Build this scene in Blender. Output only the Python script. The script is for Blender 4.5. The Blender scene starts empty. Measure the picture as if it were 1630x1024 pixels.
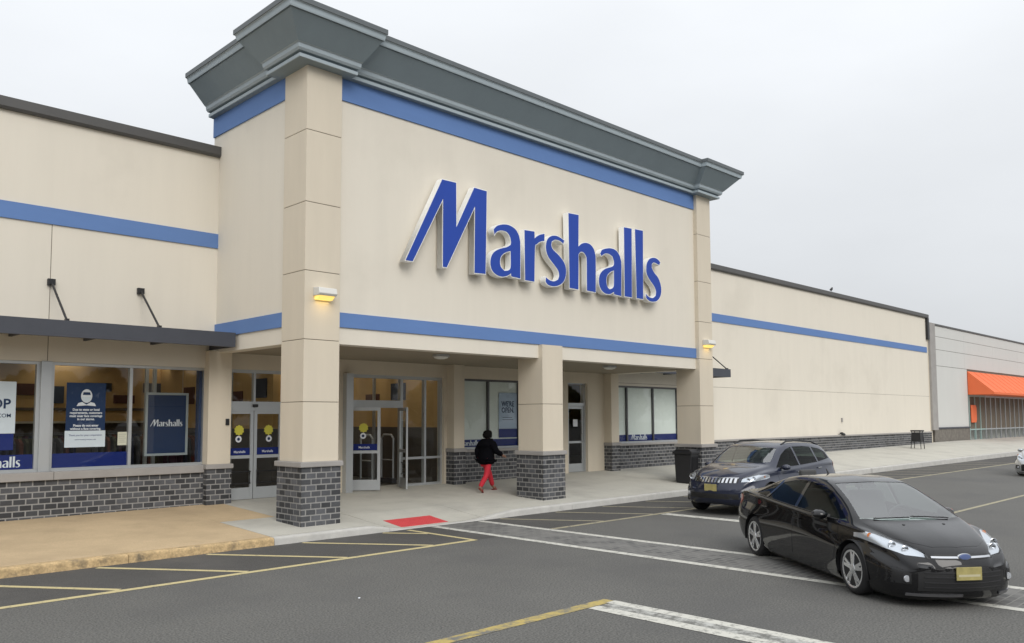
import bpy, bmesh, math, random
import numpy as np
from mathutils import Vector, Matrix
from mathutils.bvhtree import BVHTree
R = math.radians
random.seed(7)
SC = bpy.context.scene
C = SC.collection

# ---------------------------------------------------------------- camera
cd = bpy.data.cameras.new('camera'); cam = bpy.data.objects.new('camera', cd); C.objects.link(cam)
cd.sensor_width = 36.0; cd.lens = 1321.314 / 1630 * 36; cd.shift_y = (573.7 - 512) / 1630
cd.clip_start = 0.1; cd.clip_end = 3000
_y, _p, _r = R(44.755), R(3.988), R(-0.217)
_f = Vector((math.sin(_y)*math.cos(_p), math.cos(_y)*math.cos(_p), math.sin(_p)))
_rt = Vector((math.cos(_y), -math.sin(_y), 0)); _up = _rt.cross(_f)
_R2 = _rt*math.cos(_r) + _up*math.sin(_r); _U2 = _up*math.cos(_r) - _rt*math.sin(_r)
cam.matrix_world = Matrix(((_R2.x, _U2.x, -_f.x, 0), (_R2.y, _U2.y, -_f.y, -13.881), (_R2.z, _U2.z, -_f.z, 2.15), (0, 0, 0, 1)))
SC.camera = cam

# ---------------------------------------------------------------- overcast sky, soft sun, exposure
SUN_EL, SUN_AZ = R(38), R(203)      # azimuth measured from +Y towards +X
w = bpy.data.worlds.new('World'); SC.world = w; w.use_nodes = True
nt = w.node_tree; nt.nodes.clear(); N = nt.nodes.new; K = nt.links.new
out = N('ShaderNodeOutputWorld'); bg = N('ShaderNodeBackground'); K(bg.outputs[0], out.inputs[0])
sky = N('ShaderNodeTexSky'); sky.sky_type = 'NISHITA'; sky.sun_disc = False
sky.sun_elevation = SUN_EL; sky.sun_rotation = SUN_AZ; sky.air_density = 1.0; sky.dust_density = 5.0
geo = N('ShaderNodeTexCoord'); sep = N('ShaderNodeSeparateXYZ'); K(geo.outputs['Generated'], sep.inputs[0])
# closed cloud cover: brighter overhead than at the horizon, as an overcast sky is
mr = N('ShaderNodeMapRange'); K(sep.outputs['Z'], mr.inputs['Value'])
mr.inputs['From Min'].default_value = 0.0; mr.inputs['From Max'].default_value = 1.0
mr.inputs['To Min'].default_value = 5.6; mr.inputs['To Max'].default_value = 12.4
nz = N('ShaderNodeTexNoise'); nz.inputs['Scale'].default_value = 2.2; nz.inputs['Detail'].default_value = 5
mp = N('ShaderNodeMapping'); mp.inputs['Scale'].default_value = (1, 1, 2.5); K(geo.outputs['Generated'], mp.inputs[0]); K(mp.outputs[0], nz.inputs['Vector'])
mn = N('ShaderNodeMapRange'); K(nz.outputs[0], mn.inputs['Value'])
mn.inputs['From Min'].default_value = .3; mn.inputs['From Max'].default_value = .7
mn.inputs['To Min'].default_value = .95; mn.inputs['To Max'].default_value = 1.05
mu = N('ShaderNodeMath'); mu.operation = 'MULTIPLY'; K(mr.outputs[0], mu.inputs[0]); K(mn.outputs[0], mu.inputs[1])
cl = N('ShaderNodeVectorMath'); cl.operation = 'SCALE'; cl.inputs[0].default_value = (.955, .985, 1.02); K(mu.outputs[0], cl.inputs['Scale'])
mx = N('ShaderNodeMix'); mx.data_type = 'RGBA'; mx.inputs['Factor'].default_value = .94
K(sky.outputs[0], mx.inputs['A']); K(cl.outputs[0], mx.inputs['B']); K(mx.outputs['Result'], bg.inputs[0])
bg.inputs[1].default_value = 0.12
sd = bpy.data.lights.new('sun', 'SUN'); sd.energy = 1.5; sd.angle = R(35); sd.color = (1, .97, .93)
so = bpy.data.objects.new('sun', sd); C.objects.link(so); so.location = (0, -30, 40)
_d = Vector((math.sin(SUN_AZ)*math.cos(SUN_EL), math.cos(SUN_AZ)*math.cos(SUN_EL), math.sin(SUN_EL)))
so.rotation_euler = _d.to_track_quat('Z', 'Y').to_euler()
SC.view_settings.view_transform = 'Standard'; SC.view_settings.look = 'None'
SC.view_settings.exposure = 0.0; SC.view_settings.gamma = 1.0; SC.view_settings.use_curve_mapping = False
SC.render.engine = 'CYCLES'; SC.cycles.use_denoising = True
SC.cycles.max_bounces = 8; SC.cycles.transparent_max_bounces = 16

# ---------------------------------------------------------------- materials
MATS = {}
def mat(name, col, rough=.7, metal=0., var=0., vscale=3., stretch=(1, 1, 1), bump=0., bscale=60., coat=0., spec=.5,
        stain=None, stain_scale=.6, stain_lo=.5, stain_hi=.75, rnd=0., emit=None, estr=0., obj_coords=True, fine=0., fscale=150.):
    if name in MATS: return MATS[name]
    m = bpy.data.materials.new(name); m.use_nodes = True; t = m.node_tree; n = t.nodes.new; k = t.links.new
    b = t.nodes['Principled BSDF']
    b.inputs['Roughness'].default_value = rough; b.inputs['Metallic'].default_value = metal
    b.inputs['Specular IOR Level'].default_value = spec
    b.inputs['Coat Weight'].default_value = coat; b.inputs['Coat Roughness'].default_value = .03
    c4 = (*col, 1)
    b.inputs['Base Color'].default_value = c4
    src = None
    tc = n('ShaderNodeNewGeometry') if obj_coords else n('ShaderNodeTexCoord')
    vec = tc.outputs['Position'] if obj_coords else tc.outputs['Object']
    def scaled(val_socket, lo, hi, base):
        mrn = n('ShaderNodeMapRange'); k(val_socket, mrn.inputs['Value'])
        mrn.inputs['From Min'].default_value = .25; mrn.inputs['From Max'].default_value = .75
        mrn.inputs['To Min'].default_value = lo; mrn.inputs['To Max'].default_value = hi
        v = n('ShaderNodeVectorMath'); v.operation = 'SCALE'
        if base is None: v.inputs[0].default_value = col
        else: k(base, v.inputs[0])
        k(mrn.outputs[0], v.inputs['Scale']); return v.outputs[0]
    if var:
        mpn = n('ShaderNodeMapping'); mpn.inputs['Scale'].default_value = stretch; k(vec, mpn.inputs[0])
        no = n('ShaderNodeTexNoise'); no.inputs['Scale'].default_value = vscale; no.inputs['Detail'].default_value = 6; no.inputs['Roughness'].default_value = .65
        k(mpn.outputs[0], no.inputs['Vector']); src = scaled(no.outputs[0], 1-var, 1+var, src)
    if fine:
        no = n('ShaderNodeTexNoise'); no.inputs['Scale'].default_value = fscale; no.inputs['Detail'].default_value = 3
        k(vec, no.inputs['Vector']); src = scaled(no.outputs[0], 1-fine, 1+fine, src)
    if rnd:
        oi = n('ShaderNodeObjectInfo'); gi = n('ShaderNodeNewGeometry'); ad = n('ShaderNodeMath'); ad.operation = 'ADD'; fc = n('ShaderNodeMath'); fc.operation = 'FRACT'
        k(oi.outputs['Random'], ad.inputs[0]); k(gi.outputs['Random Per Island'], ad.inputs[1]); k(ad.outputs[0], fc.inputs[0])
        mrn = n('ShaderNodeMapRange'); k(fc.outputs[0], mrn.inputs['Value'])
        mrn.inputs['To Min'].default_value = 1-rnd; mrn.inputs['To Max'].default_value = 1+rnd
        v = n('ShaderNodeVectorMath'); v.operation = 'SCALE'
        if src is None: v.inputs[0].default_value = col
        else: k(src, v.inputs[0])
        k(mrn.outputs[0], v.inputs['Scale']); src = v.outputs[0]
    if stain:
        no = n('ShaderNodeTexNoise'); no.inputs['Scale'].default_value = stain_scale; no.inputs['Detail'].default_value = 7; no.inputs['Roughness'].default_value = .6
        k(vec, no.inputs['Vector'])
        mrn = n('ShaderNodeMapRange'); k(no.outputs[0], mrn.inputs['Value'])
        mrn.inputs['From Min'].default_value = stain_lo; mrn.inputs['From Max'].default_value = stain_hi
        mi = n('ShaderNodeMix'); mi.data_type = 'RGBA'; k(mrn.outputs[0], mi.inputs['Factor'])
        if src is None: mi.inputs['A'].default_value = c4
        else: k(src, mi.inputs['A'])
        mi.inputs['B'].default_value = (*stain, 1); src = mi.outputs['Result']
    if src is not None: k(src, b.inputs['Base Color'])
    if bump:
        no = n('ShaderNodeTexNoise'); no.inputs['Scale'].default_value = bscale; no.inputs['Detail'].default_value = 4; k(vec, no.inputs['Vector'])
        bu = n('ShaderNodeBump'); bu.inputs['Strength'].default_value = bump; bu.inputs['Distance'].default_value = .01
        k(no.outputs[0], bu.inputs['Height']); k(bu.outputs[0], b.inputs['Normal'])
    if emit:
        b.inputs['Emission Color'].default_value = (*emit, 1); b.inputs['Emission Strength'].default_value = estr
    MATS[name] = m; return m

def glass(name, tint=(.9, .93, .93), refl=1.0, rough=.0, ior=1.5):
    m = bpy.data.materials.new(name); m.use_nodes = True; t = m.node_tree; t.nodes.clear(); n = t.nodes.new; k = t.links.new
    o = n('ShaderNodeOutputMaterial'); mi = n('ShaderNodeMixShader'); tr = n('ShaderNodeBsdfTransparent'); gl = n('ShaderNodeBsdfGlossy')
    fr = n('ShaderNodeFresnel'); fr.inputs[0].default_value = ior
    tr.inputs[0].default_value = (*tint, 1); gl.inputs['Roughness'].default_value = rough; gl.inputs['Color'].default_value = (refl, refl, refl, 1)
    ge = n('ShaderNodeNewGeometry'); iv = n('ShaderNodeMath'); iv.operation = 'SUBTRACT'; iv.inputs[0].default_value = 1; k(ge.outputs['Backfacing'], iv.inputs[1])
    ml = n('ShaderNodeMath'); ml.operation = 'MULTIPLY'; k(fr.outputs[0], ml.inputs[0]); k(iv.outputs[0], ml.inputs[1])   # the sheet reflects at its outer face only
    k(ml.outputs[0], mi.inputs[0]); k(tr.outputs[0], mi.inputs[1]); k(gl.outputs[0], mi.inputs[2]); k(mi.outputs[0], o.inputs[0])
    MATS[name] = m; return m

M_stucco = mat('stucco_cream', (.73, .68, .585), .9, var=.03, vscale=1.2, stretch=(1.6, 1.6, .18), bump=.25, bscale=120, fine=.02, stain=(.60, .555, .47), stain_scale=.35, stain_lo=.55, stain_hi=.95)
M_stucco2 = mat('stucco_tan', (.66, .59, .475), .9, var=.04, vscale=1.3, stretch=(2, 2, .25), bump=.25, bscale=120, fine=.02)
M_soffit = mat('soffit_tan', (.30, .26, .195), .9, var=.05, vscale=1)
M_groove = mat('groove_shadow_gap', (.16, .13, .10), .9)
M_blue = mat('band_blue', (.115, .215, .46), .75, var=.05, vscale=1.5, stretch=(.5, .5, 2), bump=.15, bscale=90)
M_cornice = mat('cornice_grey', (.245, .30, .33), .65, var=.06, vscale=2, stretch=(1, 1, .4))
M_cornice_l = mat('cornice_trim_lit', (.40, .465, .50), .6, var=.05, vscale=2)  # lighter copy of the cornice grey: sky light on the lip put into colour
M_coping = mat('coping_bronze', (.085, .083, .08), .5, var=.08, vscale=2)
M_dark = mat('canopy_charcoal', (.055, .06, .075), .5, var=.08, vscale=3)
M_black = mat('black_metal', (.015, .015, .017), .45)
M_alu = mat('aluminium_frame', (.50, .52, .53), .38, metal=.55, var=.03, vscale=4)
M_alu_d = mat('aluminium_dark', (.10, .10, .105), .4, metal=.4)
M_brick = mat('brick_grey', (.072, .074, .080), .85, rnd=.5, var=.2, vscale=9, bump=.4, bscale=70, fine=.12, fscale=60)
M_mortar = mat('mortar', (.31, .305, .295), .95, var=.1, vscale=6, bump=.3, bscale=90)
M_cap = mat('cast_stone', (.33, .315, .30), .85, var=.1, vscale=2.5, bump=.25, bscale=80, fine=.06)
M_asphalt = mat('asphalt', (.116, .114, .106), .92, var=.09, vscale=.5, fine=.6, fscale=45, bump=.9, bscale=60, stain=(.085, .084, .083), stain_scale=.28, stain_lo=.5, stain_hi=.8)
M_conc = mat('concrete', (.475, .46, .405), .92, var=.07, vscale=1.8, fine=.08, fscale=70, bump=.25, bscale=60, stain=(.33, .315, .285), stain_scale=.7, stain_lo=.5, stain_hi=.85)
M_tanconc = mat('tan_stained_concrete', (.51, .385, .235), .92, var=.12, vscale=1.1, fine=.12, fscale=45, bump=.3, bscale=50, stain=(.40, .30, .185), stain_scale=.9, stain_lo=.45, stain_hi=.75)
M_curbtan = mat('curb_tan', (.50, .36, .19), .9, var=.3, vscale=6, fine=.25, fscale=30, bump=.7, bscale=30, stain=(.13, .11, .08), stain_scale=3.5, stain_lo=.52, stain_hi=.68)
M_curb = mat('curb_concrete', (.50, .49, .46), .9, var=.12, vscale=4, fine=.1, bump=.4, bscale=40, stain=(.2, .19, .18), stain_scale=2, stain_lo=.6, stain_hi=.8)

def paint(name, col, wear, wscale=9):
    """road paint worn through to the asphalt beneath by a broken noise mask"""
    m = bpy.data.materials.new(name); m.use_nodes = True; t = m.node_tree; n = t.nodes.new; k = t.links.new
    b = t.nodes['Principled BSDF']; b.inputs['Roughness'].default_value = .8
    g = n('ShaderNodeNewGeometry')
    a = n('ShaderNodeTexNoise'); a.inputs['Scale'].default_value = wscale; a.inputs['Detail'].default_value = 8; a.inputs['Roughness'].default_value = .75
    k(g.outputs['Position'], a.inputs['Vector'])
    mr = n('ShaderNodeMapRange'); mr.inputs['From Min'].default_value = wear-.06; mr.inputs['From Max'].default_value = wear+.1
    k(a.outputs[0], mr.inputs['Value'])
    f = n('ShaderNodeTexNoise'); f.inputs['Scale'].default_value = 1.3; k(g.outputs['Position'], f.inputs['Vector'])
    mi = n('ShaderNodeMix'); mi.data_type = 'RGBA'; mi.inputs['A'].default_value = (*col, 1); mi.inputs['B'].default_value = (.15, .148, .135, 1)
    k(mr.outputs[0], mi.inputs['Factor']); k(mi.outputs['Result'], b.inputs['Base Color'])
    MATS[name] = m; return m
M_yel = paint('paint_yellow', (.54, .46, .245), .60)
M_yel2 = paint('paint_yellow_bright', (.44, .34, .11), .50, 4)
M_white = paint('paint_white', (.56, .55, .495), .56)
M_yelf = paint('paint_yellow_faded', (.36, .325, .22), .55)
M_white2 = paint('paint_white_worn', (.46, .46, .43), .46, 5)
G_win = glass('store_glass', (.955, .97, .965))
G_door = glass('door_glass', (.955, .97, .965))
M_print = mat('print_navy', (.010, .022, .15), .4, spec=.2)
M_print2 = mat('print_poster_navy', (.020, .04, .10), .4, spec=.2)
M_printw = mat('print_white', (.72, .74, .78), .5)
M_printb = mat('print_pale', (.62, .68, .74), .5)
M_shade = mat('roller_shade', (.80, .83, .79), .9, var=.02, vscale=2)

# ---------------------------------------------------------------- mesh helpers
def new_obj(name, me, m=None, parent=None):
    o = bpy.data.objects.new(name, me); C.objects.link(o)
    if m is not None and me is not None and not me.materials: me.materials.append(m)
    if parent is not None:
        o.parent = parent
        if parent.type == 'EMPTY' and parent.get('_w'):
            o.matrix_parent_inverse = Matrix.Translation(parent.location).inverted()
    return o
def tag(o, label=None, cat=None, group=None, kind=None):
    if label: o['label'] = label
    if cat: o['category'] = cat
    if group: o['group'] = group
    if kind: o['kind'] = kind
    return o
def root(name, loc, label, cat, group=None, world=True, rz=0.):
    o = bpy.data.objects.new(name, None); C.objects.link(o); o.location = loc; o.empty_display_size = .2
    if world: o['_w'] = 1
    else: o.rotation_euler = (0, 0, rz)
    return tag(o, label, cat, group)
class MB:
    def __init__(s): s.v = []; s.f = []
    def box(s, x0, x1, y0, y1, z0, z1):
        b = len(s.v)
        s.v += [(x0, y0, z0), (x1, y0, z0), (x1, y1, z0), (x0, y1, z0), (x0, y0, z1), (x1, y0, z1), (x1, y1, z1), (x0, y1, z1)]
        s.f += [[b+i for i in q] for q in ((0, 3, 2, 1), (4, 5, 6, 7), (0, 1, 5, 4), (1, 2, 6, 5), (2, 3, 7, 6), (3, 0, 4, 7))]
        return s
    def prism(s, poly, d0, d1, axis='y'):
        """extrude a 2D polygon; axis is the extrusion axis"""
        b = len(s.v); n = len(poly)
        def P(a, c, d): return (a, d, c) if axis == 'y' else ((d, a, c) if axis == 'x' else (a, c, d))
        for d in (d0, d1): s.v += [P(a, c, d) for a, c in poly]
        s.f += [[b+i for i in range(n)], [b+n+i for i in range(n)][::-1]]
        s.f += [[b+i, b+n+i, b+n+(i+1) % n, b+(i+1) % n] for i in range(n)]
        return s
    def tube(s, pts, r, seg=8, cap=True):
        pts = [Vector(p) for p in pts]; rings = []
        rr = r if isinstance(r, (list, tuple)) else [r]*len(pts)
        for i, p in enumerate(pts):
            t = (pts[min(i+1, len(pts)-1)] - pts[max(i-1, 0)]).normalized()
            a = t.cross(Vector((0, 0, 1)));
            if a.length < 1e-3: a = t.cross(Vector((1, 0, 0)))
            a.normalize(); c = t.cross(a); b = len(s.v)
            s.v += [tuple(p + (a*math.cos(2*math.pi*j/seg) + c*math.sin(2*math.pi*j/seg))*rr[i]) for j in range(seg)]
            rings.append(b)
        for a, c in zip(rings, rings[1:]):
            s.f += [[a+j, a+(j+1) % seg, c+(j+1) % seg, c+j] for j in range(seg)]
        if cap: s.f += [[rings[0]+j for j in range(seg)][::-1], [rings[-1]+j for j in range(seg)]]
        return s
    def lathe(s, prof, seg=24, c=(0, 0, 0), axis='z'):
        """profile of (radius, height); revolved about axis through c"""
        rings = []
        for r, h in prof:
            b = len(s.v)
            for j in range(seg):
                a = 2*math.pi*j/seg; u, v = r*math.cos(a), r*math.sin(a)
                s.v.append((c[0]+u, c[1]+v, c[2]+h) if axis == 'z' else ((c[0]+u, c[1]+h, c[2]+v) if axis == 'y' else (c[0]+h, c[1]+u, c[2]+v)))
            rings.append(b)
        for a, c2 in zip(rings, rings[1:]):
            s.f += [[a+j, a+(j+1) % seg, c2+(j+1) % seg, c2+j] for j in range(seg)]
        s.f += [[rings[0]+j for j in range(seg)][::-1], [rings[-1]+j for j in range(seg)]]
        return s
    def mesh(s, name):
        me = bpy.data.meshes.new(name); me.from_pydata(s.v, [], s.f)
        bm = bmesh.new(); bm.from_mesh(me); bmesh.ops.recalc_face_normals(bm, faces=bm.faces); bm.to_mesh(me); bm.free()
        me.update(); return me
    def build(s, name, m, parent=None, bevel=0., smooth=False, seg=2):
        me = s.mesh(name)
        if bevel:
            bm = bmesh.new(); bm.from_mesh(me)
            ed = [e for e in bm.edges if len(e.link_faces) == 2 and e.calc_face_angle(0) > .5]
            bmesh.ops.bevel(bm, geom=ed, offset=bevel, segments=seg, affect='EDGES', profile=.6, clamp_overlap=True); bm.to_mesh(me); bm.free()
        o = new_obj(name, me, m, parent)
        if smooth:
            for p in me.polygons: p.use_smooth = True
            me.set_sharp_from_angle(angle=R(38))
        return o
def box(name, m, parent, *a, bevel=0.): return MB().box(*a).build(name, m, parent, bevel)

def curve_mesh(name, rings, extrude, offset=0.):
    """2D closed rings (x,z) -> filled, extruded mesh lying in XY of its own space"""
    cu = bpy.data.curves.new(name, 'CURVE'); cu.dimensions = '2D'; cu.fill_mode = 'BOTH'; cu.extrude = extrude; cu.offset = offset
    for r in rings:
        s = cu.splines.new('POLY'); s.points.add(len(r)-1); s.use_cyclic_u = True
        for p, (x, z) in zip(s.points, r): p.co = (x, z, 0, 1)
    o = bpy.data.objects.new(name, cu); C.objects.link(o)
    me = bpy.data.meshes.new_from_object(o.evaluated_get(bpy.context.evaluated_depsgraph_get()))
    bpy.data.objects.remove(o); bpy.data.curves.remove(cu); me.name = name
    return me
def smooth_ring(r, n=4, ang=42):
    """Catmull-Rom through the gentle corners, sharp at the hard ones"""
    P = [np.array(p, float) for p in r]; L = len(P); hard = []
    for i in range(L):
        a = P[i]-P[i-1]; b = P[(i+1) % L]-P[i]
        c = np.dot(a, b)/(np.linalg.norm(a)*np.linalg.norm(b)+1e-9)
        hard.append(math.degrees(math.acos(max(-1, min(1, c)))) > ang)
    res = []
    for i in range(L):
        p0, p1, p2, p3 = P[i-1], P[i], P[(i+1) % L], P[(i+2) % L]
        j = (i+1) % L
        m1 = (p2-p1) if hard[i] else (p2-p0)/2; m2 = (p2-p1) if hard[j] else (p3-p1)/2
        for s_ in range(n):
            t = s_/n
            q = (2*t**3-3*t**2+1)*p1 + (t**3-2*t**2+t)*m1 + (-2*t**3+3*t**2)*p2 + (t**3-t**2)*m2
            res.append((float(q[0]), float(q[1])))
            if hard[i] and hard[j]: break
    return res
def text_obj(name, body, size, loc, m, parent, align='LEFT', rot=(math.pi/2, 0, 0), bold=0., width=1., extrude=.001, spacing=1.):
    cu = bpy.data.curves.new(name, 'FONT'); cu.body = body; cu.size = size; cu.align_x = align; cu.extrude = extrude; cu.offset = bold; cu.space_line = spacing
    cu.resolution_u = 3
    o = bpy.data.objects.new(name, cu); C.objects.link(o)
    me = bpy.data.meshes.new_from_object(o.evaluated_get(bpy.context.evaluated_depsgraph_get()))
    bpy.data.objects.remove(o); bpy.data.curves.remove(cu)
    me.materials.clear(); me.name = name
    t = new_obj(name, me, m, parent); t.location = loc; t.rotation_euler = rot; t.scale = (width, 1, 1)
    return t

# ---------------------------------------------------------------- ground levels
def sst(a, b, x):
    t = max(0., min(1., (x-a)/(b-a))); return t*t*(3-2*t)
def zs(X, Y):
    """walkway surface: falls from the shop wall to the kerb, dropped at the crossing"""
    t = max(0., min(1.15, (Y+.85)/4.5))
    base = .13 + min(.10, .0025*max(X-8, 0)); wall = max(.28, min(.62, .30+.0064*(X-4)))
    z = base + (wall-base)*t
    r = sst(9.1, 10.1, X)*(1-sst(11.55, 13.2, X)); tt = max(0., min(1., 1-(Y+.85)/1.35))
    return z*(1-.93*r*tt)

MB().box(-260, 320, -260, 260, -.6, 0).build('parking_lot', M_asphalt)['kind'] = 'structure'
# ---------------------------------------------------------------- walkway slabs and kerb
walk = bpy.data.objects.new('walkway', None); C.objects.link(walk); walk['kind'] = 'structure'; walk['_w'] = 1
CURB_Y = -.85
def slab(x0, x1, y0, y1, m, name='slab', gap=.006):
    x0 += gap; x1 -= gap; y0 += gap; y1 -= gap
    nx = max(2, min(14, int((x1-x0)/.22))); ny = max(2, min(12, int((y1-y0)/.3)))
    b = MB(); g = []
    for j in range(ny+1):
        for i in range(nx+1):
            X = x0+(x1-x0)*i/nx; Y = y0+(y1-y0)*j/ny; b.v.append((X, Y, zs(X, Y)))
    n0 = len(b.v)
    for v in list(b.v): b.v.append((v[0], v[1], v[2]-.08))
    id_ = lambda i, j: j*(nx+1)+i
    for j in range(ny):
        for i in range(nx): b.f.append([id_(i, j), id_(i+1, j), id_(i+1, j+1), id_(i, j+1)])
    for i in range(nx):
        for j in (0, ny): b.f.append([id_(i, j), id_(i+1, j), n0+id_(i+1, j), n0+id_(i, j)])
    for j in range(ny):
        for i in (0, nx): b.f.append([id_(i, j), id_(i, j+1), n0+id_(i, j+1), n0+id_(i, j)])
    return b.build(name, m, walk)
for a, c in ((-14, -2), (-2, 7.2)):
    slab(a, c, CURB_Y+.15, 3.62, M_tanconc, gap=.0025)
slab(7.2, 8.35, 1.22, 3.62, M_tanconc, gap=.0025)
slab(7.2, 9.62, CURB_Y+.15, 1.22, M_conc, gap=.009)
slab(8.35, 9.62, 1.22, 4.2, M_conc, gap=.003)
for a, c in ((9.62, 12.1), (12.1, 14.9), (14.9, 17.9), (17.9, 21), (21, 24), (24, 27), (27, 30)):
    slab(a, c, CURB_Y+.15, 1.5, M_conc, gap=.009 if a < 9.7 else .0025); slab(a, c, 1.5, 4.2 if a < 22 else 3.62, M_conc, gap=.002)
for a in range(30, 126, 6): slab(a, a+6, CURB_Y+.15, 3.7, M_conc, gap=.003)
# kerb stones
def kerb(x0, x1, m):
    n = max(3, int((x1-x0)/.15)) if x1 < 30 else 4
    b = MB(); prof = ((CURB_Y+.15, 0), (CURB_Y+.035, 0), (CURB_Y+.008, -.012), (CURB_Y, -.035), (CURB_Y-.012, None))
    for i in range(n+1):
        X = x0+.004+(x1-x0-.008)*i/n; z = zs(X, CURB_Y)
        for y, dz in prof: b.v.append((X, y, max(-.02, z+dz+.001) if dz is not None else -.03))
        b.v.append((X, CURB_Y+.15, -.03))
    k = 6
    for i in range(n):
        for j in range(k-1): b.f.append([i*k+j, i*k+j+1, (i+1)*k+j+1, (i+1)*k+j])
    b.f += [[j for j in range(k)][::-1], [n*k+j for j in range(k)]]
    return b.build('kerb_stone', m, walk)
e = [-14, -10, -6, -3, 0, 2.4, 4.8, 7.2]
for a, c in zip(e, e[1:]): kerb(a, c, M_curbtan)
e = [7.2, 9.62, 12.1, 14.9, 17.9, 21, 24, 27, 30, 36, 42, 48, 54, 66, 78, 90, 102, 126]
for a, c in zip(e, e[1:]): kerb(a, c, M_curb)

# ---------------------------------------------------------------- road markings
mk = bpy.data.objects.new('road_markings', None); C.objects.link(mk); mk['kind'] = 'structure'; mk['_w'] = 1
def strip(p, q, wd, m, name, z=.004, n=1):
    p = Vector((*p, 0)); q = Vector((*q, 0)); d = (q-p).normalized(); s_ = Vector((-d.y, d.x, 0))*wd/2
    b = MB()
    b.v = [(*(p-s_).xy, z), (*(q-s_).xy, z), (*(q+s_).xy, z), (*(p+s_).xy, z)]; b.f = [[0, 1, 2, 3]]
    return b.build(name, m, mk)
strip((-14, -2.95), (9.95, -2.85), .125, M_yel, 'yellow_edge_line')
strip((12.02, -2.85), (60, -2.9), .125, M_yelf, 'yellow_edge_line')
for k in range(-9, 5):
    pass
for x in [2.6-1.7*k for k in range(9)]+[4.33, 5.98, 7.7]:
    strip((x, -.93), (x+1.38, -2.80), .105, M_yel, 'yellow_hatch_line', .0045)
strip((9.40, -.93), (9.93, -1.62), .105, M_yel, 'yellow_hatch_line', .0045)
strip((9.98, -.95), (9.98, -2.9), .10, M_yel, 'yellow_end_line', .005)
for x in [12.45, 14.2, 15.9, 17.65]+[19.4+1.75*k for k in range(14)]:
    strip((x, -.95), (x+1.2, -2.80), .105, M_yelf, 'yellow_hatch_line', .0045)
strip((-14, -7.62), (7.84, -7.6), .17, M_yel2, 'yellow_lane_line')
strip((13.2, -7.5), (70, -7.5), .11, M_yelf, 'pale_lane_line')
strip((10.66, -.92), (10.62, -19), .165, M_white, 'crossing_edge_line')
strip((11.9, -.92), (11.98, -19), .165, M_white, 'crossing_edge_line')
strip((15.62, -2.95), (15.55, -7.4), .3, M_white, 'stop_line', .0048)
strip((7.42, -7.70), (7.40, -12.2), .19, M_white, 'stop_line', .0048); strip((7.78, -7.66), (7.76, -12.2), .16, M_white, 'stop_line', .0048); strip((7.61, -7.70), (7.59, -12.2), .185, M_white2, 'stop_line', .0044)
M_asph2 = mat('asphalt_sealed', (.070, .067, .063), .9, var=.12, vscale=.7, fine=.45, fscale=55, bump=.8, bscale=60, stain=(.10, .095, .088), stain_scale=.5, stain_lo=.5, stain_hi=.75)
for a, c in ((-14, 10.58), (11.98, 60)):
    b = MB(); b.v = [(a, -2.86, .002), (c, -2.86, .002), (c, -.83, .002), (a, -.83, .002)]; b.f = [[0, 1, 2, 3]]; b.build('sealed_margin', M_asph2, mk)
# stamped paving between the crossing lines
def stamped():
    m = bpy.data.materials.new('stamped_paving'); m.use_nodes = True; t = m.node_tree; n = t.nodes.new; k = t.links.new
    b = t.nodes['Principled BSDF']; b.inputs['Roughness'].default_value = .9
    g = n('ShaderNodeNewGeometry'); br = n('ShaderNodeTexBrick'); br.inputs['Scale'].default_value = 1.0
    br.inputs['Brick Width'].default_value = .22; br.inputs['Row Height'].default_value = .11; br.inputs['Mortar Size'].default_value = .009
    br.inputs['Color1'].default_value = (.15, .148, .14, 1); br.inputs['Color2'].default_value = (.085, .085, .083, 1); br.inputs['Mortar'].default_value = (.23, .225, .21, 1)
    k(g.outputs['Position'], br.inputs['Vector'])
    no = n('ShaderNodeTexNoise'); no.inputs['Scale'].default_value = 2.2; no.inputs['Detail'].default_value = 7; k(g.outputs['Position'], no.inputs['Vector'])
    mi = n('ShaderNodeMix'); mi.data_type = 'RGBA'; mi.inputs['B'].default_value = (.19, .186, .175, 1)
    mr = n('ShaderNodeMapRange'); mr.inputs['From Min'].default_value = .45; mr.inputs['From Max'].default_value = .68; k(no.outputs[0], mr.inputs['Value'])
    k(mr.outputs[0], mi.inputs['Factor']); k(br.outputs['Color'], mi.inputs['A']); k(mi.outputs['Result'], b.inputs['Base Color'])
    bu = n('ShaderNodeBump'); bu.invert = True; bu.inputs['Strength'].default_value = .6; bu.inputs['Distance'].default_value = .01; k(br.outputs['Fac'], bu.inputs['Height']); k(bu.outputs[0], b.inputs['Normal'])
    return m
b = MB(); b.v = [(10.73, -.9, .003), (10.69, -19, .003), (11.91, -19, .003), (11.83, -.9, .003)]; b.f = [[0, 1, 2, 3]]
b.build('stamped_crossing', stamped(), mk)

# ---------------------------------------------------------------- the store
store = root('store_building', (8.19, 3.66, 0), 'cream stucco store with tall grey-corniced entrance tower and grey brick base', 'building')
WY = 3.66                     # wall plane of the wings
def P(name, m, *a, bevel=0., parent=None): return box(name, m, parent or store, *a, bevel=bevel)
# left wing
P('wall', M_stucco, -14, 8.19, WY, WY+.3, 3.27, 8.0)
P('wall', M_stucco, -14, 1.62, WY+.002, WY+.3, 1.17, 3.27)
P('joint', M_groove, 4.845, 4.857, WY-.0015, WY+.01, 3.28, 5.93)
P('joint', M_groove, -1.16, -1.148, WY-.0015, WY+.01, 3.28, 5.93)
P('blue_band', M_blue, -14, 8.19, WY-.03, WY, 5.93, 6.25)
cop = MB().prism([(WY-.07, 7.985), (WY+.4, 7.985), (WY+.4, 8.2), (WY-.1, 8.21), (WY-.1, 8.03)], -14, 8.24, 'x').build('coping', M_coping, store)
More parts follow.
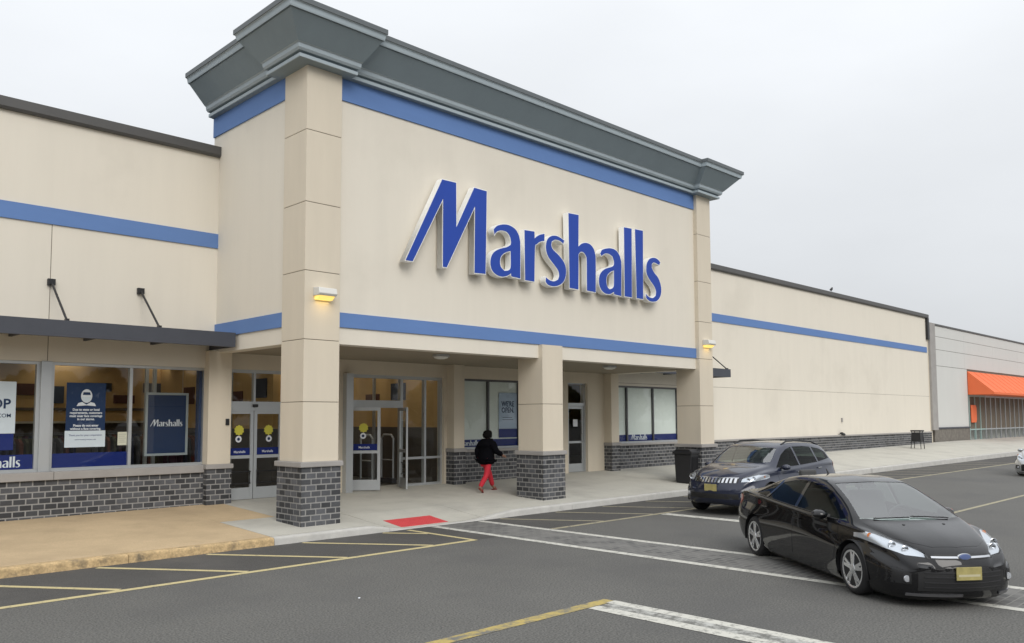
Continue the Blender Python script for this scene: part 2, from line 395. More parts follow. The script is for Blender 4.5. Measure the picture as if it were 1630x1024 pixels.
# right wing
P('wall', M_stucco, 22.2, 52.2, WY, WY+.3, 3.345, 8.0)
P('wall', M_stucco, 27.62, 52.2, WY, WY+.3, 1.2, 3.333)
P('wall', M_stucco, 22.2, 27.62, WY, WY+.3, 3.25, 3.333)
P('joint', M_groove, 22.2, 52.19, WY+.012, WY+.2, 3.33, 3.35)
P('blue_band', M_blue, 22.2, 52.0, WY-.03, WY, 5.93, 6.25)
MB().prism([(WY-.07, 7.985), (WY+.4, 7.985), (WY+.4, 8.2), (WY-.1, 8.21), (WY-.1, 8.03)], 22.3, 52.3, 'x').build('coping', M_coping, store)
P('downspout', M_black, 51.95, 52.2, WY-.14, WY-.003, 6.72, 7.99)
P('roof', M_coping, -14, 52.2, WY+.31, 40, 7.7, 7.8)
P('end_wall', M_stucco2, 52.201, 52.45, WY-.02, 40, 0, 8.0)
# grey pilaster between the two stores
P('corner_pilaster', M_cap, 52.25, 53.15, WY-.14, WY+.35, 1.35, 7.75)
# portico: header, back wall, ceiling
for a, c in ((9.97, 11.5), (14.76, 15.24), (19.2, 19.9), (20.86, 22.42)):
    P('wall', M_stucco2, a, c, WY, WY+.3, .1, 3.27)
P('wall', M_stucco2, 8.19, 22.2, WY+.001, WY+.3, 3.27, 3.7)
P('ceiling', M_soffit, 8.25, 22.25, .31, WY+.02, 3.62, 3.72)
# tower
FZ = 3.61
P('wall', M_stucco, 8.85, 21.66, 0, .34, FZ, 9.0)                     # front
P('wall', M_stucco, 8.19, 8.5, .60, 3.92, FZ, 9.0)                    # left flank
P('wall', M_stucco, 21.9, 22.22, .60, 3.92, FZ, 9.0)                  # right flank
P('wall', M_stucco, 8.4, 22.0, 3.93, 4.2, 7.4, 9.0)
P('tower_roof', M_coping, 8.2, 22.2, .2, 4.1, 9.0, 9.1)
P('blue_band', M_blue, 8.917, 21.6, -.03, 0, 3.942, 4.231)
P('blue_band', M_blue, 8.917, 21.6, -.03, 0, 8.5, 9.0)
P('blue_band', M_blue, 8.16, 8.19, .70, 3.925, 3.942, 4.231)
P('blue_band', M_blue, 8.16, 8.19, .70, 3.925, 8.5, 9.0)
P('blue_band', M_blue, 22.22, 22.25, .70, 3.925, 8.5, 9.0)
# cornice swept round the tower with breaks over the corner piers
prof = [(-.16, 8.93), (.13, 8.945), (.145, 8.95), (.145, 9.015), (.11, 9.03), (.11, 9.05), (.17, 9.06), (.205, 9.10), (.215, 9.17), (.25, 9.19),
        (.60, 9.575), (.635, 9.585), (.645, 9.61), (.66, 9.685), (.685, 9.70), (.70, 9.705), (.70, 9.80)]
def ring(o):
    return [(8.19-o, 3.93), (8.19-o, .83+.6*o), (7.99-o, .83+.6*o), (7.99-o, -o-.2), (9.05+.6*o, -o-.2), (9.05+.6*o, -o), (21.46-.6*o, -o), (21.46-.6*o, -o-.2),
            (22.42+o, -o-.2), (22.42+o, .83+.6*o), (22.22+o, .83+.6*o), (22.22+o, 3.93)]
def sweep(name, pr, m, par, back=True):
    b = MB(); k = 12
    for o, z in pr: b.v += [(x, y, z) for x, y in ring(o)]
    for i in range(len(pr)-1):
        for j in range(k-1): b.f.append([i*k+j, i*k+j+1, (i+1)*k+j+1, (i+1)*k+j])
    n0 = len(b.v)
    if back:
        for j in (0, k-1):
            x = 8.3 if j == 0 else 22.1; s0 = len(b.v); b.v += [(x, 3.93, pr[0][1]), (x, 3.93, pr[-1][1])]
            b.f.append([i*k+j for i in range(len(pr))]+[s0+1, s0])
    o = b.build(name, m, par)
    return o
corn = sweep('cornice', prof[:12], M_cornice, store)
for sl in (prof[1:5], prof[6:10]): pass
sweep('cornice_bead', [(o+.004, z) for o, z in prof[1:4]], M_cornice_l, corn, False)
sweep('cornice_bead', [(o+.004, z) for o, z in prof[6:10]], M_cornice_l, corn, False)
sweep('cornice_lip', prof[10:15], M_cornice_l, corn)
M_fas = mat('cornice_fascia_dark', (.115, .13, .138), .55, var=.08, vscale=2)
tp = sweep('cornice_fascia', prof[14:], M_fas, corn)
b = MB(); b.v = [(x, y, 9.79) for x, y in ring(.69)]; b.f = [list(range(12))]; b.build('cornice_top', M_coping, corn)

# brick runs ------------------------------------------------------
BL, BH, JT = .190, .087, .025
_bc = {}
def brick_mesh(L):
    L = round(L, 2)
    if L not in _bc: _bc[L] = MB().box(0, L, -.006, .03, 0, BH).mesh('brick'); _bc[L].materials.append(M_brick)
    return _bc[L]
STUFF = MB()
def brick_run(parent, x, y, ang, length, ztop, n, single=True, phase=0):
    """courses of bricks along a face that starts at x,y and runs at ang (0 = +X); outward is to the right of travel"""
    ca, sa = math.cos(ang), math.sin(ang)
    for c in range(n):
        z = ztop-(c+1)*(BH+JT)+JT; s_ = -(BL+JT)/2*((c+phase) % 2)
        while s_ < length-.03:
            a = max(0, s_); e_ = min(length, s_+BL); s_ += BL+JT
            if e_-a < .04: continue
            if single:
                o = bpy.data.objects.new('brick', brick_mesh(e_-a)); C.objects.link(o); o.parent = parent
                jt = random.uniform(-.0015, .0025)
                o.location = (x+ca*a+sa*jt, y+sa*a-ca*jt, z); o.rotation_euler = (0, 0, ang)
            else:
                b0 = len(STUFF.v); STUFF.box(a, e_, -.006, .03, z, z+BH)
                for i in range(b0, len(STUFF.v)):
                    u, v, h = STUFF.v[i]; STUFF.v[i] = (x+ca*u-sa*v, y+sa*u+ca*v, h)
def pier(x0, x1, y0, y1, joints, ztop, label, single, stop=None, lower=True):
    """square pier: brick base, cast-stone cap, scored stucco shaft"""
    sh = MB().box(x0+.012, x1-.012, y0+.012, y1-.012, 1.3, ztop).build('shaft', M_groove, store)
    zz = [1.345]+sorted(joints)+[ztop]
    for a, c in zip(zz, zz[1:]):
        MB().box(x0, x1, y0, y1, a+.006, c-.006).build('shaft_panel', M_stucco2, sh, bevel=.004)
    co = MB().box(x0-.03, x1+.03, y0-.03, y1+.03, -.02, 1.25).build('brick_base', M_mortar, store)
    MB().box(x0-.075, x1+.075, y0-.075, y1+.075, 1.25, 1.35).build('stone_cap', M_cap, store, bevel=.015)
    x0 -= .03; x1 += .03; y0 -= .03; y1 += .03; L = x1-x0; D = y1-y0; n = 11
    brick_run(co, x0, y0, 0, L, 1.245, n, single); brick_run(co, x0, y1, -math.pi/2, D, 1.245, n, single, 1)
    brick_run(co, x1, y0, math.pi/2, D, 1.245, n, False, 1); brick_run(co, x1, y1, math.pi, L, 1.245, n, False)
pier(8.14, 8.918, -.133, .70, [2.47, 3.65, 4.96, 6.28, 7.68], 9.0, '', True)
pier(14.671, 15.402, -.133, .70, [2.49], 3.94, '', False)
pier(21.588, 22.33, -.133, .70, [2.5, 3.92, 5.05, 6.28, 7.73], 9.0, '', False)
# wing base with its bricks, sill and pilaster
bb = P('brick_base', M_mortar, -14, 8.0, WY-.06, WY+.25, 0, 1.01)
brick_run(bb, 2.95, WY-.06, 0, 5.03, 1.005, 8)
brick_run(bb, -14, WY-.06, 0, 16.94, 1.005, 8, False)
for a, c in ((-14, -1.0), (-1.0, 2.05), (2.05, 5.0), (5.0, 7.98)): P('window_sill', M_cap, a+.003, c-.003, WY-.12, WY+.2, 1.01, 1.165, bevel=.012)
def pilaster(x0, x1, y0, top=3.62, single=False, cap=1.25):
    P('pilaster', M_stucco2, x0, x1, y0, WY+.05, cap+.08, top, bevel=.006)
    P('stone_cap', M_cap, x0-.05, x1+.05, y0-.06, WY+.01, cap-.02, cap+.08, bevel=.012)
    c_ = P('brick_base', M_mortar, x0-.02, x1+.02, y0-.02, WY, 0, cap-.02)
    n = int((cap-.1)/(BH+JT))
    brick_run(c_, x0-.02, y0-.02, 0, x1-x0+.04, cap-.025, n, single)
    brick_run(c_, x0-.02, WY, -math.pi/2, WY-y0+.02, cap-.025, n, False, 1); brick_run(c_, x1+.02, y0-.02, math.pi/2, WY-y0+.02, cap-.025, n, False, 1)
pilaster(7.97, 8.49, 3.46, 3.64, False, 1.10)
pilaster(14.86, 15.24, 3.36, 3.62)
pilaster(21.72, 22.12, 3.36, 3.62)
# low brick walls under the portico windows and along the right wing
for a, c, zt in ((15.24, 19.22, 1.2), (22.14, 27.62, 1.2), (27.62, 52.2, 1.2)):
    bq = P('brick_base', M_mortar, a, c, WY-.06, WY+.2, 0, zt)
    brick_run(bq, a, WY-.06, 0, c-a, zt-.005, 9, False)
    P('window_sill', M_cap, a-.0, c+.0, WY-.11, WY+.1, zt, zt+.075, bevel=.01)
so_ = STUFF.build('brick_courses', M_brick, store); so_['kind'] = 'stuff'

# glazing ---------------------------------------------------------
def window(x0, x1, z0, z1, y, mull, fr=.06, rails=(), m=M_alu, dep=.1, gl=None):
    """aluminium frame with separate panes"""
    b = MB()
    b.box(x0, x1, y, y+dep, z1-fr, z1).box(x0, x1, y, y+dep, z0, z0+fr)
    xs = [x0+fr/2]+list(mull)+[x1-fr/2]
    for x in xs: b.box(x-fr/2, x+fr/2, y-.004, y+dep+.004, z0+fr, z1-fr)
    zz = [z0+fr]+[r for r in rails]+[z1-fr]
    for r in rails: 
        for a, c in zip(xs, xs[1:]): b.box(a+fr/2, c-fr/2, y, y+dep, r-fr/2, r+fr/2)
    f = b.build('window_frame', m, store)
    for a, c in zip(xs, xs[1:]):
        for i, (p, q) in enumerate(zip(zz, zz[1:])):
            lo = p+(fr/2 if i else 0); hi = q-(fr/2 if i < len(zz)-2 else 0)
            MB().box(a+fr/2, c-fr/2, y+.045, y+.053, lo, hi).build('pane', gl or G_win, f)
    return f
window(1.62, 4.75, 1.165, 3.27, WY+.06, [3.2])
P('frame_post', M_alu, 4.75, 4.94, WY-.02, WY+.16, 1.165, 3.27, bevel=.006)
window(4.94, 8.04, 1.165, 3.27, WY+.06, [6.44])
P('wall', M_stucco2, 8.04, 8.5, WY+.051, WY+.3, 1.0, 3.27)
window(15.24, 19.2, 1.275, 3.27, WY+.06, [16.49, 17.75], m=M_alu_d); P('window_foot', M_alu, 15.24, 19.2, WY+.04, WY+.059, 1.275, 1.335)
window(22.44, 27.62, 1.275, 3.25, WY+.06, [23.05, 24.58, 26.1], m=M_alu_d); P('window_foot', M_alu, 22.44, 27.62, WY+.04, WY+.059, 1.275, 1.335)
# blinds and navy strips behind those panes
P('roller_shade', M_shade, 15.26, 19.18, WY+.135, WY+.139, 1.5, 3.26)
P('roller_shade', M_shade, 22.46, 27.6, WY+.135, WY+.139, 1.5, 3.24)
for a, c, h in ((4.98, 6.41, 1.5), (1.68, 3.17, 1.5), (3.23, 4.72, 1.5), (15.3, 16.46, 1.545), (16.52, 17.72, 1.545), (17.78, 19.14, 1.545), (22.5, 23.02, 1.56), (23.08, 24.55, 1.56), (24.61, 26.07, 1.56), (26.13, 27.56, 1.56)):
    z0 = 1.225 if c < 8 else 1.335
    P('navy_window_strip', M_print, a, c, WY+.116, WY+.118, z0, h)
P('navy_drape', M_print2, 7.92, 8.03, WY+.17, WY+.32, 1.2, 3.27)

# entrances -------------------------------------------------------
DY = 3.80
def leaf(name, wd, h, hinge, ang, m=M_alu, mid=.95, kick=.26, bar=True, st=.075, decal=False):
    """glazed door leaf; its own frame, panes, kick plate and push bar; hinge at local origin, leaf runs along +x"""
    b = MB(); s_ = 1 if wd > 0 else -1; W = abs(wd)
    def bx(a, c, y0, y1, z0, z1): b.box(min(a*s_, c*s_), max(a*s_, c*s_), y0, y1, z0, z1)
    bx(0, st, -.022, .022, 0, h); bx(W-st, W, -.022, .022, 0, h); bx(st, W-st, -.02, .02, h-.08, h); bx(st, W-st, -.02, .02, mid-.035, mid+.035); bx(st, W-st, -.02, .02, 0, .06)
    d = b.build('door', m); d.parent = store
    d.matrix_parent_inverse = Matrix.Translation(store.location).inverted()
    d.location = hinge; d.rotation_euler = (0, 0, ang)
    lo, hi = (st, W-st) if s_ > 0 else (-(W-st), -st)
    MB().box(lo, hi, -.012, .012, .06, kick).build('kick_plate', M_alu, d)
    MB().box(lo, hi, -.004, .004, kick, mid-.035).build('pane', G_door, d); MB().box(lo, hi, -.004, .004, mid+.035, h-.08).build('pane', G_door, d)
    if bar:
        c_ = MB()
        for z in (.36, .62): c_.tube([(lo, -.06, z), (hi, -.06, z)], .018, 6)
        for xx in (lo+.02, hi-.02): c_.tube([(xx, -.02, .34), (xx, -.06, .36), (xx, -.06, .62), (xx, -.02, .64)], .018, 6)
        c_.build('guard_rail', M_black, d)
    if decal:
        MB().box(lo, hi, -.0068, -.006, mid+.04, mid+.20).build('navy_strip', M_print, d)
        text_obj('lettering', 'Marshalls', .075, ((lo+hi)/2, -.0075, mid+.09), M_printw, d, 'CENTER', bold=.001)
        MB().lathe([(.001, 0), (.075, 0), (.075, -.0008), (.001, -.0008)], 20, ((lo+hi)/2-.03*s_, -.006, mid+.40), 'y').build('white_badge', M_printw, d)
        MB().lathe([(.001, 0), (.035, 0), (.035, -.0008), (.001, -.0008)], 16, ((lo+hi)/2-.03*s_, -.0072, mid+.40), 'y').build('badge_centre', M_print2, d)
        st_ = [(math.cos(2*math.pi*i/20)*(.125 if i % 2 else .10)+(lo+hi)/2-.02*s_, math.sin(2*math.pi*i/20)*(.125 if i % 2 else .10)+mid+.60) for i in range(20)]
        MB().prism(st_, -.0068, -.006, 'y').build('yellow_starburst', mat('print_yellow', (.60, .55, .06), .5), d)
    return d
z1 = zs(9.2, 3.8)
# left pair of doors
b = MB().box(8.5, 9.97, DY-.05, DY+.07, 2.34, 2.55).box(8.5, 9.97, DY-.05, DY+.07, 3.2, 3.27).box(9.91, 9.97, DY-.05, DY+.07, z1, 3.2).box(8.5, 8.55, DY-.05, DY+.07, z1, 3.2).box(9.17, 9.22, DY-.04, DY+.06, 2.55, 3.2)
f = b.build('door_frame', M_alu, store)
MB().box(8.55, 9.17, DY, DY+.008, 2.55, 3.2).build('pane', G_win, f); MB().box(9.22, 9.91, DY, DY+.008, 2.55, 3.2).build('pane', G_win, f)
MB().box(9.14, 9.26, DY-.11, DY-.05, 2.42, 2.49).build('door_sensor', M_black, f, bevel=.02)
leaf('door', .64, 2.0, (8.55, DY, z1+.01), 0, decal=True); leaf('door', -.70, 2.0, (9.905, DY, z1+.01), 0, decal=True)
# main entrance
z2 = zs(12.5, 3.8)
b = MB().box(11.5, 11.70, DY-.3, DY+.07, z2-.05, 3.27)
b.box(11.70, 14.76, DY-.05, DY+.07, 3.19, 3.27).box(11.70, 13.335, DY-.06, DY+.07, 2.43, 2.62).box(13.335, 13.42, DY-.05, DY+.07, z2-.03, 3.19).box(14.14, 14.2, DY-.05, DY+.07, z2-.03, 3.19).box(14.70, 14.76, DY-.05, DY+.07, z2-.03, 3.19)
for a, c in ((13.42, 14.14), (14.2, 14.70)): b.box(a, c, DY-.045, DY+.065, 1.07, 1.13).box(a, c, DY-.045, DY+.065, z2-.03, z2+.07)
f = b.build('door_frame', M_alu, store)
for a, c, p, q in ((11.7, 13.335, 2.62, 3.19), (13.42, 14.14, 1.13, 3.19), (14.2, 14.7, 1.13, 3.19), (13.42, 14.14, z2+.07, 1.07), (14.2, 14.7, z2+.07, 1.07)):
    MB().box(a, c, DY, DY+.008, p, q).build('pane', G_win, f)
leaf('door', .80, 2.06, (11.73, DY-.03, z2+.01), R(-38), bar=False, decal=True)
leaf('door', -.82, 2.06, (13.33, DY-.03, z2+.01), R(66), bar=True)
# single door at the right
z3 = zs(20.3, 3.8)
b = MB().box(19.9, 19.98, DY-.05, DY+.07, z3-.03, 3.3).box(20.78, 20.86, DY-.05, DY+.07, z3-.03, 3.3).box(19.98, 20.78, DY-.05, DY+.07, 2.53, 2.63).box(19.98, 20.78, DY-.05, DY+.07, 3.24, 3.3)
f = b.build('door_frame', M_alu, store); MB().box(19.98, 20.78, DY, DY+.008, 2.63, 3.24).build('pane', G_win, f)
d = leaf('door', .79, 2.1, (19.985, DY, z3+.01), 0, bar=False)
MB().tube([(.70, -.03, .95), (.70, -.08, .98), (.70, -.08, 1.2), (.70, -.03, 1.23)], .014, 6).build('door_handle', M_alu, d)
MB().box(.30, .52, -.0068, -.006, 1.45, 1.68).build('paper_notice', M_printw, d)
P('intercom', M_black, 8.36, 8.44, WY-.232, WY-.2, 2.02, 2.16, bevel=.01)

# store interior ------------------------------------------------
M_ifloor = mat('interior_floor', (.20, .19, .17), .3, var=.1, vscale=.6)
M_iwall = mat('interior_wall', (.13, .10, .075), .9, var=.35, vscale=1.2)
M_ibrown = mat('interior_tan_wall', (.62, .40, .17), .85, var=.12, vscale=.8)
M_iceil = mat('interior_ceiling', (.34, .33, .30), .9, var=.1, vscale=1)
M_tube = mat('ceiling_light', (.9, .9, .85), .5, emit=(1, .93, .80), estr=3.2)
inn = bpy.data.objects.new('store_interior', None); C.objects.link(inn); inn['kind'] = 'structure'; inn['_w'] = 1
IB = 12.5
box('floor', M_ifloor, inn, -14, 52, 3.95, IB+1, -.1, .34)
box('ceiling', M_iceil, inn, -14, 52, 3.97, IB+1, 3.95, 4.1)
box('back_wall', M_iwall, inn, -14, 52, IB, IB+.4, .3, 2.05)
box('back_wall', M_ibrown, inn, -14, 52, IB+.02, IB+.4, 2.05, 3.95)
box('end_wall', M_iwall, inn, -14.3, -14, 3.97, IB+1, .3, 4.0)
box('wall_shelf', mat('interior_shelf', (.55, .50, .40), .7), inn, -14, 30, IB-.3, IB, 2.05, 2.11)
box('wall_rail', MATS['interior_wall'], inn, -14, 30, IB-.08, IB, 2.42, 2.50)
_rn = random.Random(5)
for k in range(30):
    x = -6+k*.95+_rn.uniform(-.2, .2); w_ = _rn.uniform(.35, .8); h = _rn.uniform(.25, .5); z = _rn.uniform(2.62, 3.1)
    box('wall_picture', mat('picture_%d' % (k % 3), ((.03, .03, .04), (.10, .03, .02), (.05, .06, .09))[k % 3], .6), inn, x, x+w_, IB-.03, IB+.01, z, z+h)
for i in range(10):
    for j in range(5):
        x = -9+i*3.2; y = 4.9+j*1.75
        box('light_panel', M_tube, inn, x, x+1.25, y, y+.42, 3.925, 3.945)
for i in range(24): box('ceiling_beam', mat('beam_grey', (.16, .155, .14), .8), inn, -14, 30, 4.6+i*.36, 4.66+i*.36, 3.80, 3.83)
M_part = mat('interior_partition', (.10, .085, .07), .8)
box('partition', M_part, inn, 15.0, 15.2, 3.98, IB, .34, 1.9); box('partition', M_ibrown, inn, 15.0, 15.2, 3.98, IB, 1.9, 3.94)
box('partition', M_part, inn, 10.55, 10.7, 5.4, IB, .34, 1.9); box('partition', M_ibrown, inn, 10.55, 10.7, 5.4, IB, 1.9, 3.94)
for y, z, h in ((5.7, 2.7, .5), (7.0, 2.5, .4), (8.4, 2.8, .45), (10.0, 2.6, .5)):
    for x in (10.52, 14.97): box('wall_picture', MATS['picture_%d' % int(y % 3)], inn, x, x+.03, y, y+.7, z, z+h)
for x, y in ((7.45, 5.6), (7.75, 5.9), (8.9, 6.0), (9.7, 6.0), (12.05, 6.6), (13.6, 6.6), (14.5, 6.6)):
    box('vestibule_post', M_alu, inn, x, x+.07, y, y+.07, .34, 3.94)
box('vestibule_rail', M_alu, inn, 8.9, 14.57, 6.02, 6.08, 2.5, 2.6)
# ---------------------------------------------------------------- things inside the glass: racks and counter
M_cl = [mat('garment_%s' % n_, c_, .9) for n_, c_ in (('navy', (.03, .035, .07)), ('grey', (.08, .08, .085)), ('rust', (.15, .05, .03)), ('olive', (.07, .07, .035)), ('plum', (.06, .02, .04)))]
def rack(x, y, rz, ci, label):
    r = root('garment_rack', (x, y, .36), label, 'rack', 'garment racks in the store', world=False, rz=rz)
    b = MB()
    for s_ in (-.75, .75): b.tube([(s_, 0, .05), (s_, 0, 1.45)], .018, 6).tube([(s_, -.3, .03), (s_, .3, .03)], .018, 6)
    b.tube([(-.75, 0, 1.45), (.75, 0, 1.45)], .018, 6); b.build('rail', M_alu_d, r)
    for i in range(11):
        t = -.68+i*.135; L = random.uniform(.7, .95); w_ = random.uniform(.2, .26)
        MB().prism([(-w_*.35, 1.38), (-w_, 1.28), (-w_*1.05, 1.38-L), (w_*1.05, 1.38-L), (w_, 1.28), (w_*.35, 1.38)], t-.03, t+.03, 'x').build('garment', M_cl[(ci+i*3//4) % 5], r)
for i, (x, y, rz) in enumerate(((5.4, 6.6, .1), (7.6, 7.2, -.1), (3.4, 6.2, .2), (6.4, 9.4, 0), (9.2, 7.0, .3), (4.2, 9.6, .1), (8.8, 10.2, 0), (12.9, 10.2, .2), (14.2, 8.6, 1.4))):
    rack(x, y, rz, i, ('garment rack inside, ' + ('nearest behind the mask notice', 'behind the framed navy poster', 'behind the leftmost pane', 'deep behind the two panes', 'behind the closed double doors', 'deep behind the leftmost pane', 'deep behind the double doors', 'deep behind the open entrance', 'behind the entrance sidelight')[i]))
ct = root('checkout_counter', (12.6, 8.0, .34), 'brown checkout counter seen through the open entrance', 'counter')
box('counter_body', mat('counter_brown', (.24, .12, .06), .6), ct, 11.6, 12.6, 7.6, 8.2, .34, 1.7, bevel=.02)
box('counter_top', M_alu_d, ct, 11.55, 12.65, 7.55, 8.25, 1.7, 1.75, bevel=.01)
def sec_gate(x, lab):
    r = root('security_gate', (x, 5.2, .36), lab, 'security gate', 'security gates inside the entrance')
    b = MB(); b.tube([(x, 4.95, .36), (x, 4.95, 1.6), (x, 5.05, 1.7), (x, 5.4, 1.7), (x, 5.5, 1.6), (x, 5.5, .36)], .03, 8).build('frame', M_alu, r)
    box('base', M_alu_d, r, x-.08, x+.08, 4.9, 5.55, .36, .5, bevel=.01); MB().tube([(x, 4.95, 1.0), (x, 5.5, 1.0)], .02, 6).build('crossbar', M_alu, r)
sec_gate(13.3, 'grey security gate inside the entrance, beside the right door leaf'); sec_gate(14.0, 'grey security gate inside, behind the entrance sidelight')

# ---------------------------------------------------------------- signs
LETTERS=[[[(10.427,5.428),(11.41,7.329),(11.806,7.335),(11.814,6.336),(12.348,7.329),(12.729,7.321),(12.69,5.412),(12.353,5.396),(12.371,6.917),(11.54,5.418),(11.431,5.417),(11.436,6.914),(10.612,5.429)]],[[(12.947,6.477),(13.064,6.577),(13.251,6.64),(13.439,6.651),(13.63,6.6),(13.745,6.493),(13.802,6.35),(13.813,6.185),(13.808,5.439),(13.509,5.453),(13.501,5.526),(13.395,5.459),(13.227,5.412),(13.042,5.43),(12.896,5.519),(12.842,5.672),(12.872,5.836),(12.971,5.957),(13.136,6.047),(13.361,6.12),(13.494,6.194),(13.505,6.278),(13.457,6.408),(13.344,6.486),(13.175,6.486),(13.046,6.439),(12.972,6.36)],[(13.493,6.052),(13.323,5.992),(13.191,5.893),(13.143,5.765),(13.172,5.634),(13.283,5.554),(13.415,5.583),(13.491,5.675)]],[[(13.96,6.619),(14.299,6.636),(14.306,6.468),(14.4,6.538),(14.523,6.6),(14.655,6.635),(14.645,6.462),(14.5,6.42),(14.378,6.337),(14.316,6.229),(14.289,5.417),(13.972,5.417)]],[[(15.374,6.579),(15.343,6.493),(15.214,6.547),(15.043,6.55),(14.916,6.488),(14.894,6.398),(14.956,6.292),(15.167,6.177),(15.359,6.028),(15.435,5.862),(15.42,5.685),(15.331,5.53),(15.158,5.423),(14.946,5.377),(14.779,5.396),(14.689,5.457),(14.698,5.571),(14.822,5.515),(14.99,5.505),(15.139,5.565),(15.182,5.672),(15.141,5.797),(14.994,5.923),(14.807,6.07),(14.725,6.202),(14.706,6.342),(14.749,6.492),(14.854,6.594),(15.002,6.645),(15.172,6.642)]],[[(15.55,7.305),(15.938,7.322),(15.917,6.502),(16.054,6.597),(16.215,6.642),(16.376,6.629),(16.515,6.543),(16.583,6.401),(16.603,6.221),(16.589,5.4),(16.242,5.409),(16.244,6.174),(16.21,6.304),(16.119,6.382),(16.006,6.381),(15.923,6.31),(15.901,5.402),(15.569,5.405)]],[[(16.797,6.445),(16.87,6.548),(17.04,6.612),(17.236,6.646),(17.433,6.627),(17.581,6.538),(17.663,6.392),(17.684,6.206),(17.658,5.412),(17.359,5.425),(17.351,5.495),(17.187,5.417),(16.994,5.412),(16.827,5.486),(16.735,5.644),(16.753,5.844),(16.86,5.979),(17.03,6.077),(17.275,6.154),(17.365,6.212),(17.367,6.321),(17.305,6.438),(17.159,6.486),(16.989,6.472),(16.843,6.39)],[(17.362,6.071),(17.199,6.005),(17.075,5.897),(17.034,5.754),(17.07,5.604),(17.165,5.538),(17.289,5.582),(17.355,5.682)]],[[(17.824,7.308),(18.16,7.324),(18.132,5.419),(17.819,5.419)]],[[(18.317,7.332),(18.679,7.348),(18.642,5.422),(18.351,5.425)]],[[(19.478,6.566),(19.437,6.478),(19.298,6.509),(19.159,6.518),(19.075,6.464),(19.072,6.349),(19.179,6.23),(19.37,6.105),(19.478,5.935),(19.513,5.773),(19.469,5.602),(19.325,5.456),(19.129,5.398),(18.938,5.402),(18.794,5.469),(18.78,5.581),(18.914,5.513),(19.105,5.5),(19.245,5.58),(19.259,5.713),(19.169,5.851),(18.981,5.994),(18.833,6.156),(18.815,6.316),(18.857,6.469),(18.996,6.602),(19.19,6.654),(19.357,6.633)]]]
sign = root('store_sign', (15, 0, 5.4), 'large blue Marshalls channel letters with white edges on the tower', 'sign')
SIGNW = mat('sign_return_white', (.88, .88, .85), .5, var=.02, vscale=3); SIGNB = mat('sign_face_blue', (.022, .066, .37), .5, spec=.25, var=.05, vscale=1.2)
SMOOTH = [[smooth_ring(r) for r in L] for L in LETTERS]
for L in SMOOTH:
    body = curve_mesh('letter', L, .085, .018); o = new_obj('letter', body, SIGNW, sign); o.location = (0, -.155, 0); o.rotation_euler = (math.pi/2, 0, 0)
    o.matrix_parent_inverse = Matrix.Translation(sign.location).inverted()
    fc = curve_mesh('letter_face', L, .004); f_ = new_obj('letter_face', fc, SIGNB, o); f_.location = (0, 0, .087)
    b = MB()
    xs = [p[0] for p in L[0]]; zz_ = [p[1] for p in L[0]]
    xc = sum(xs)/len(xs)
def small_logo(x, z, wd, y, parent, m=M_printw, name='lettering'):
    """the same wordmark, small and flat"""
    s_ = wd/9.086; b = []
    me_all = MB()
    for L in SMOOTH:
        me = curve_mesh('tmp', [[((px-10.427)*s_, (pz-5.4)*s_) for px, pz in r] for r in L], .0008)
        b0 = len(me_all.v); me_all.v += [tuple(v.co) for v in me.vertices]; me_all.f += [[b0+i for i in p.vertices] for p in me.polygons]
        bpy.data.meshes.remove(me)
    me = bpy.data.meshes.new(name); me.from_pydata(me_all.v, [], me_all.f)
    o = new_obj(name, me, m, parent); o.location = (x, y, z); o.rotation_euler = (math.pi/2, 0, 0); return o
small_logo(3.52, 1.265, .96, WY+.1145, store); small_logo(15.42, 1.375, .72, WY+.1145, store); small_logo(23.3, 1.375, .95, WY+.1145, store)
def poster(name, loc, label, cat='poster', group=None): return root(name, loc, label, cat, group)
# face covering notice with its white strip
p = poster('mask_poster', (5.6, WY+.12, 1.6), 'navy face covering notice with white masked head, taped inside the window'); py = WY+.112
box('sheet', M_print2, p, 5.24, 5.97, py, py+.002, 1.94, 2.88)
cx, cz = 5.61, 2.62
hd = [(cx+.105*math.cos(a), cz+.135*math.sin(a)) for a in [i*math.pi/10 for i in range(20)]]
MB().prism(hd, py-.0016, py, 'y').build('head_symbol', M_printw, p)
MB().prism([(cx-.075, cz+.02), (cx+.075, cz+.02), (cx+.06, cz+.075), (cx-.06, cz+.075)], py-.0022, py-.0018, 'y').build('visor_symbol', M_print2, p)
MB().prism([(cx-.095, cz-.02), (cx+.095, cz-.02), (cx+.05, cz-.11), (cx, cz-.125), (cx-.05, cz-.11)], py-.0022, py-.0018, 'y').build('mask_symbol', M_printb, p)
MB().prism([(cx-.18, cz-.20), (cx-.15, cz-.14), (cx-.08, cz-.12), (cx, cz-.17), (cx+.08, cz-.12), (cx+.15, cz-.14), (cx+.18, cz-.20), (cx, cz-.185)], py-.0016, py, 'y').build('shoulder_symbol', M_printw, p)
text_obj('lettering', 'Due to state or local\nrequirements, customers\nmust wear face coverings\nin our stores.\n\nPlease do not enter\nwithout a face covering.', .064, (cx, py-.0012, 2.33), M_printw, p, 'CENTER', bold=.0018, width=.92, spacing=.98)
p = poster('white_notice', (5.6, WY+.12, 1.6), 'pale blue-white printed strip under the face covering notice', 'notice')
box('sheet', M_printb, p, 5.23, 5.98, py, py+.002, 1.61, 1.935)
text_obj('lettering', 'Thank you for your cooperation', .052, (cx, py-.0012, 1.83), M_print, p, 'CENTER', width=.9); text_obj('lettering', 'and for keeping everyone safe', .036, (cx, py-.0012, 1.75), M_print, p, 'CENTER', width=.9)
p = poster('paper_notice', (6.32, WY+.12, 1.63), 'small cream paper notice at the middle mullion', 'notice')
box('sheet', mat('paper_cream', (.62, .60, .48), .8), p, 6.22, 6.40, py, py+.001, 1.63, 1.90)
